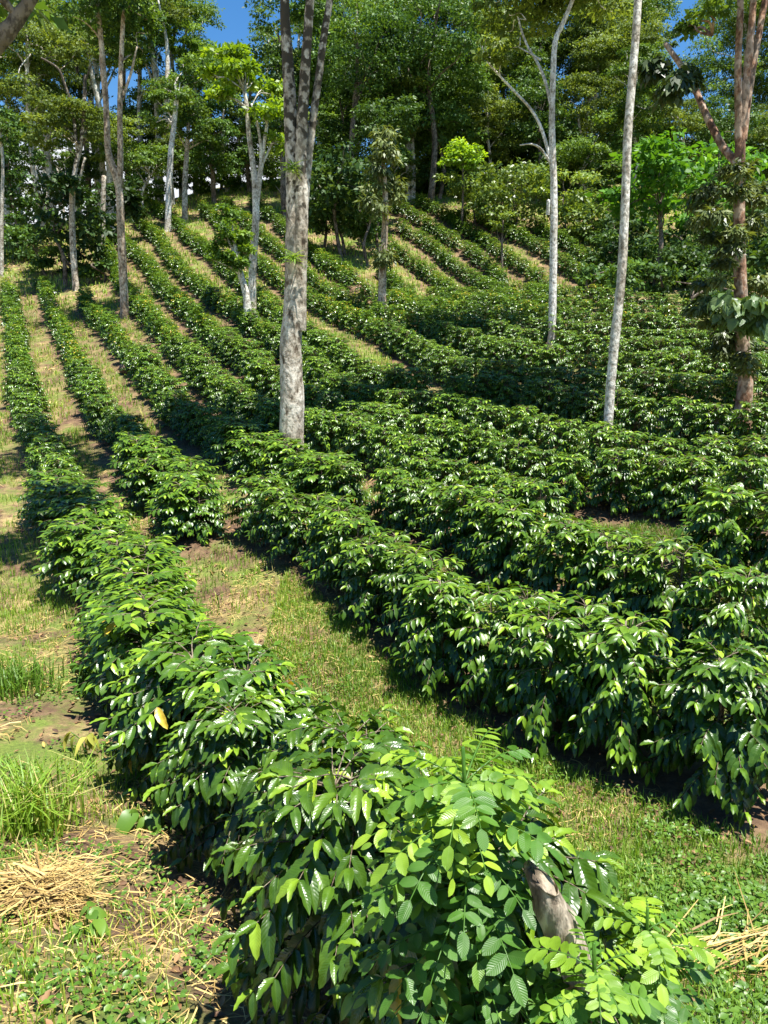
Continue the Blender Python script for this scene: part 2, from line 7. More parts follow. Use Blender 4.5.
TREES = [["forked_giant",[[[-1.61,13.3,-2.73,0.274],[-1.61,13.3,-2.07,0.219],[-1.57,13.3,-1.22,0.203],[-1.57,13.3,-0.39,0.187],[-1.49,13.3,0.43,0.172],[-1.46,13.3,1.22,0.156],[-1.44,13.3,1.98,0.14],[-1.45,13.3,2.51,0.124],[-1.47,13.3,3.09,0.108],[-1.49,13.3,3.88,0.092],[-1.52,13.3,4.57,0.076],[-1.53,13.3,5.38,0.06],[-1.69,13.3,6.29,0.044]],[[-1.44,13.3,-0.06,0.14],[-1.41,13.3,0.59,0.13],[-1.36,13.3,1.22,0.119],[-1.32,13.3,1.98,0.108],[-1.31,13.3,2.51,0.097],[-1.28,13.3,3.09,0.087],[-1.19,13.3,4.02,0.076],[-1.1,13.3,4.85,0.065],[-0.99,13.3,5.65,0.055],[-0.65,13.3,6.42,0.044]],[[-1.32,13.3,1.6,0.079],[-1.25,13.3,2.28,0.073],[-1.16,13.3,2.95,0.067],[-1.03,13.3,3.74,0.061],[-0.89,13.3,4.57,0.056],[-0.66,13.3,5.38,0.05],[0.09,13.3,6.29,0.044]]],[[-5.02,14.1,7.41,1.73,0.73,"dark"],[-3.21,13.6,6.95,1.67,0.74,"dark"],[-1.78,14.2,7.39,1.65,0.83,"dark"],[-0.36,13.5,6.96,1.57,0.73,"dark"],[0.87,14.1,7.41,1.46,0.69,"dark"],[-1.4,13.7,7.83,2.13,0.71,"dark"]]],["lean_slim",[[[3.54,12.2,-2.31,0.095],[3.54,12.2,-1.55,0.076],[3.54,12.2,-0.81,0.074],[3.56,12.2,-0.05,0.071],[3.59,12.2,0.68,0.068],[3.58,12.2,1.4,0.065],[3.56,12.2,2.09,0.062],[3.54,12.2,2.77,0.06],[3.55,12.2,3.43,0.057],[3.56,12.2,4.2,0.054],[3.55,12.2,5.06,0.051],[3.58,12.2,5.89,0.048]]],[[3.2,14.0,6.89,1.81,0.72,"mid"],[5.02,14.8,7.36,2.11,0.86,"mid"],[4.2,14.4,7.7,2.24,0.93,"mid"],[2.19,14.6,7.46,1.32,0.57,"mid"]]],["white_branching",[[[4.76,22.5,-0.85,0.139],[4.76,22.5,-0.04,0.111],[4.71,22.5,1.53,0.104],[4.64,22.5,3.35,0.096],[4.57,22.5,4.24,0.089],[4.48,22.5,5.36,0.082],[4.46,22.5,6.32,0.074],[4.47,22.5,7.22,0.067],[4.63,22.5,7.62,0.059],[4.9,22.5,8.31,0.052],[5.01,22.5,9.1,0.045]],[[4.54,22.5,4.17,0.05],[4.41,22.5,4.62,0.046],[4.17,22.5,5.23,0.042],[3.88,22.5,5.65,0.038],[3.47,22.5,6.04,0.034],[3.06,22.5,6.42,0.029],[2.7,22.5,6.8,0.025],[2.51,22.5,7.27,0.021]],[[4.48,22.5,4.32,0.039],[4.2,22.5,4.62,0.032],[3.92,22.5,4.72,0.025],[3.6,22.5,4.67,0.018]],[[4.47,22.5,5.6,0.045],[4.3,22.5,6.32,0.04],[4.09,22.5,6.85,0.036],[3.86,22.5,7.27,0.031],[3.69,22.5,7.74,0.027],[3.56,22.5,8.31,0.022]],[[4.12,22.5,6.8,0.03],[3.82,22.5,6.99,0.022],[3.56,22.5,7.15,0.015]],[[4.49,22.5,2.97,0.052],[4.48,22.5,3.35,0.045]]],[[3.82,23.5,8.2,1.67,0.91,"olive"],[5.35,23.3,8.84,1.81,1.21,"olive"],[2.72,22.0,6.76,0.68,0.46,"olive"],[4.09,22.5,9.55,2.47,1.31,"olive"]]],["yellow_crown",[[[-4.67,28.3,0.08,0.186],[-4.67,28.3,0.7,0.149],[-4.57,28.3,2.26,0.136],[-4.42,28.3,3.57,0.123],[-4.41,28.3,4.7,0.109],[-4.45,28.3,5.33,0.096],[-4.55,28.3,6.27,0.083],[-4.58,28.3,7.1,0.069],[-4.66,28.3,7.65,0.056]],[[-4.37,28.3,4.06,0.093],[-4.19,28.3,5.18,0.081],[-4.06,28.3,5.96,0.068],[-3.93,28.3,6.58,0.056]],[[-4.38,28.3,4.6,0.065],[-4.17,28.3,5.49,0.056],[-4.21,28.3,6.43,0.047],[-4.41,28.3,7.2,0.037]],[[-4.15,28.3,5.33,0.047],[-3.85,28.3,5.96,0.042],[-3.71,28.3,6.27,0.037]]],[[-5.0,28.3,8.85,0.95,0.44,"yellow"],[-4.7,28.8,8.03,0.82,0.34,"yellow"],[-3.84,28.0,6.91,0.87,0.43,"yellow"],[-5.79,28.9,8.31,0.52,0.34,"yellow"],[-3.5,28.5,6.16,0.55,0.48,"yellow"],[-5.3,27.8,7.46,0.5,0.25,"yellow"],[-3.7,28.9,7.88,0.52,0.3,"yellow"],[-4.63,27.5,8.08,0.57,0.28,"yellow"]]],["tan_forked",[[[-9.81,30.18,0.06,0.199],[-9.81,30.18,0.31,0.159],[-9.75,30.18,2.05,0.15],[-9.71,30.18,3.46,0.142],[-9.67,30.18,4.84,0.133],[-9.83,30.18,5.59,0.124],[-9.96,30.18,6.19,0.115],[-9.93,30.18,7.02,0.106],[-9.9,30.18,8.16,0.097],[-9.91,30.18,9.75,0.088],[-9.95,30.18,11.3,0.08]],[[-9.68,30.18,4.77,0.119],[-9.52,30.18,5.86,0.107],[-9.39,30.18,7.51,0.095],[-9.19,30.18,9.12,0.082],[-8.96,30.18,10.69,0.07]],[[-9.92,30.18,7.51,0.06],[-10.03,30.18,8.8,0.045],[-10.08,30.18,9.37,0.03]],[[-9.33,30.18,7.84,0.06],[-8.9,30.18,8.74,0.045],[-8.63,30.18,9.5,0.03]]],[[-9.72,30.18,10.38,1.64,1.17,"dark"],[-8.76,30.98,10.17,1.2,0.8,"dark"],[-8.96,29.78,11.6,2.31,1.35,"dark"]]],["grey_umbrella",[[[-13.89,36.24,1.35,0.179],[-13.89,36.24,1.6,0.143],[-13.85,36.24,3.52,0.133],[-13.71,36.24,5.4,0.123],[-13.55,36.24,6.22,0.113],[-13.34,36.24,7.03,0.102],[-13.11,36.24,7.63,0.092],[-12.86,36.24,9.02,0.082],[-12.69,36.24,10.38,0.072]],[[-13.7,36.24,5.53,0.084],[-13.29,36.24,6.22,0.066],[-12.94,36.24,7.11,0.048]],[[-13.69,36.24,5.61,0.072],[-13.82,36.24,6.14,0.054],[-13.88,36.24,6.43,0.036]],[[-13.28,36.24,7.23,0.072],[-13.33,36.24,9.02,0.063],[-13.54,36.24,9.99,0.054],[-13.74,36.24,10.57,0.045],[-14.37,36.24,10.95,0.036]],[[-12.77,36.24,9.99,0.048],[-12.37,36.24,10.72,0.024]]],[[-13.91,36.24,8.82,2.11,0.75,"olive"],[-13.12,36.84,8.17,1.33,0.67,"olive"],[-14.44,35.74,7.8,1.11,0.55,"olive"],[-13.22,36.74,11.41,1.43,0.67,"olive"]]],["short_fluffy",[[[-0.07,29.0,-0.06,0.191],[-0.07,29.0,1.0,0.153],[-0.04,29.0,2.31,0.134],[0.04,29.0,3.49,0.115],[0.04,29.0,4.65,0.096],[-0.03,29.0,5.47,0.077]]],[[-0.17,29.0,5.47,0.56,1.13,"feathery"],[0.25,29.4,4.65,0.49,1.06,"feathery"],[-0.42,28.6,4.1,0.44,0.81,"feathery"],[0.07,28.8,6.23,0.45,0.75,"feathery"],[0.04,28.7,2.35,0.33,0.33,"feathery"]]],["twin_pale",[[[1.51,51.78,7.53,0.193],[1.51,51.78,7.78,0.154],[1.49,51.78,9.76,0.148],[1.48,51.78,11.31,0.142],[1.29,51.78,12.89,0.137]],[[1.82,51.78,7.78,0.171],[1.8,51.78,9.76,0.159],[1.73,51.78,11.48,0.148],[1.96,51.78,13.17,0.137]]],[[2.46,50.78,12.64,2.37,1.31,"dark"],[1.28,51.78,14.0,2.14,1.34,"dark"],[3.45,52.38,14.17,1.76,1.22,"dark"]]],["ridge_white",[[[-12.22,46.22,5.0,0.229],[-12.22,46.22,5.25,0.183],[-12.02,46.22,7.42,0.168],[-11.77,46.22,9.48,0.152],[-11.53,46.22,10.75,0.137],[-11.27,46.22,12.25,0.122]]],[[-11.54,46.22,12.25,1.44,1.32,"mid"],[-12.46,46.92,11.17,0.97,0.73,"mid"],[-10.63,46.82,13.66,1.21,0.97,"mid"]]],["ridge_grey",[[[-11.69,48.13,5.66,0.219],[-11.69,48.13,5.91,0.175],[-11.57,48.13,7.99,0.153],[-11.34,48.13,9.88,0.132],[-11.13,48.13,11.46,0.111]]],[[-10.76,48.13,10.93,1.62,0.87,"mid"],[-11.14,48.53,12.08,1.26,0.88,"mid"]]],["cut_pole",[[[-14.28,41.2,3.13,0.152],[-14.28,41.2,3.38,0.122],[-14.1,41.2,5.44,0.116],[-13.9,41.2,7.26,0.109]]],[]],["edge_pale",[[[-18.23,38.5,2.09,0.111],[-18.23,38.5,2.34,0.089],[-17.92,38.5,5.08,0.08],[-17.62,38.5,7.26,0.072],[-17.58,38.5,8.75,0.064]]],[[-17.57,38.5,8.83,1.0,0.8,"mid"]]],["small_lean",[[[-4.38,25.6,-0.48,0.147],[-4.38,25.6,0.82,0.118],[-4.54,25.6,1.59,0.101],[-4.67,25.6,2.19,0.084],[-4.71,25.6,2.64,0.068]],[[-4.67,25.6,2.19,0.051],[-4.9,25.6,2.64,0.034]]],[[-4.8,25.6,2.76,0.66,0.63,"bushy"],[-5.11,25.3,2.19,0.49,0.46,"bushy"],[-4.48,25.8,2.3,0.43,0.5,"bushy"],[-4.91,25.8,3.35,0.43,0.37,"bushy"],[-4.77,25.4,1.9,0.49,0.33,"bushy"]]],["bright_sapling",[[[4.38,46.0,4.93,0.091],[4.38,46.0,5.49,0.073],[4.4,46.0,7.12,0.061],[4.36,46.0,8.67,0.049]]],[[4.18,46.0,9.44,1.01,0.65,"yellow"],[5.12,46.5,9.33,0.72,0.6,"yellow"],[3.62,45.7,8.87,0.65,0.47,"yellow"],[4.55,46.2,8.66,0.72,0.42,"yellow"]]],["thin_sapling",[[[5.62,38.5,1.99,0.07],[5.62,38.5,2.7,0.056],[5.58,38.5,3.74,0.047],[5.59,38.5,4.86,0.038]]],[[5.59,38.5,4.77,0.7,0.55,"olive"]]],["orange_trunk",[[[6.1,13.2,-2.0,0.152],[6.1,13.2,-0.93,0.122],[5.97,13.2,-0.22,0.113],[5.88,13.2,0.42,0.105],[5.75,13.2,1.36,0.096],[5.67,13.2,2.12,0.087],[5.62,13.2,2.71,0.078],[5.61,13.2,3.21,0.07],[5.61,13.2,3.85,0.061],[5.61,13.2,4.4,0.052],[5.59,13.2,5.08,0.044]],[[5.61,13.2,2.49,0.07],[5.46,13.2,2.85,0.064],[5.3,13.2,3.36,0.059],[5.15,13.2,3.92,0.054],[5.02,13.2,4.33,0.049],[4.86,13.2,4.74,0.044]],[[5.61,13.2,2.64,0.061],[5.51,13.2,3.29,0.057],[5.41,13.2,3.99,0.052],[5.35,13.2,4.67,0.048],[5.23,13.2,5.34,0.044]],[[5.65,13.2,2.85,0.061],[5.71,13.2,3.43,0.057],[5.79,13.2,3.99,0.052],[5.89,13.2,4.61,0.048],[6.0,13.2,5.34,0.044]]],[[4.73,12.7,4.52,0.33,0.2,"fine"],[5.36,13.2,5.84,1.2,0.68,"fine"],[4.85,13.7,4.57,0.18,0.14,"fine"],[5.3,12.8,1.39,0.56,0.66,"twiggy"],[5.18,12.9,0.41,0.4,0.57,"twiggy"],[6.05,13.5,1.78,0.45,0.59,"twiggy"],[5.14,13.4,2.0,0.31,0.35,"twiggy"],[5.87,13.5,-0.31,0.45,0.49,"twiggy"],[6.43,13.7,0.44,0.35,0.71,"twiggy"],[5.96,13.0,-0.64,0.22,0.25,"twiggy"],[5.46,12.9,2.22,0.3,0.4,"twiggy"],[5.45,12.4,0.22,0.55,0.24,"vine"],[5.83,12.6,0.07,0.29,0.2,"vine"],[4.37,12.8,3.43,0.18,0.26,"bigdark"],[4.08,13.0,3.79,0.15,0.15,"bigdark"],[4.71,13.2,3.71,0.14,0.2,"bigdark"]]],["near_limb",[[[-7.46,9.5,-3.54,0.204],[-7.46,9.5,-3.46,0.163],[-6.81,9.5,-1.12,0.146],[-5.84,9.5,1.2,0.129],[-4.99,9.5,2.36,0.112],[-4.23,9.5,3.07,0.095],[-4.01,9.5,3.29,0.078],[-3.81,9.5,3.52,0.061],[-3.48,9.5,4.03,0.044]]],[[-3.43,9.5,4.5,1.35,0.61,"dark"],[-4.79,9.5,3.84,1.11,0.74,"dark"]]]]
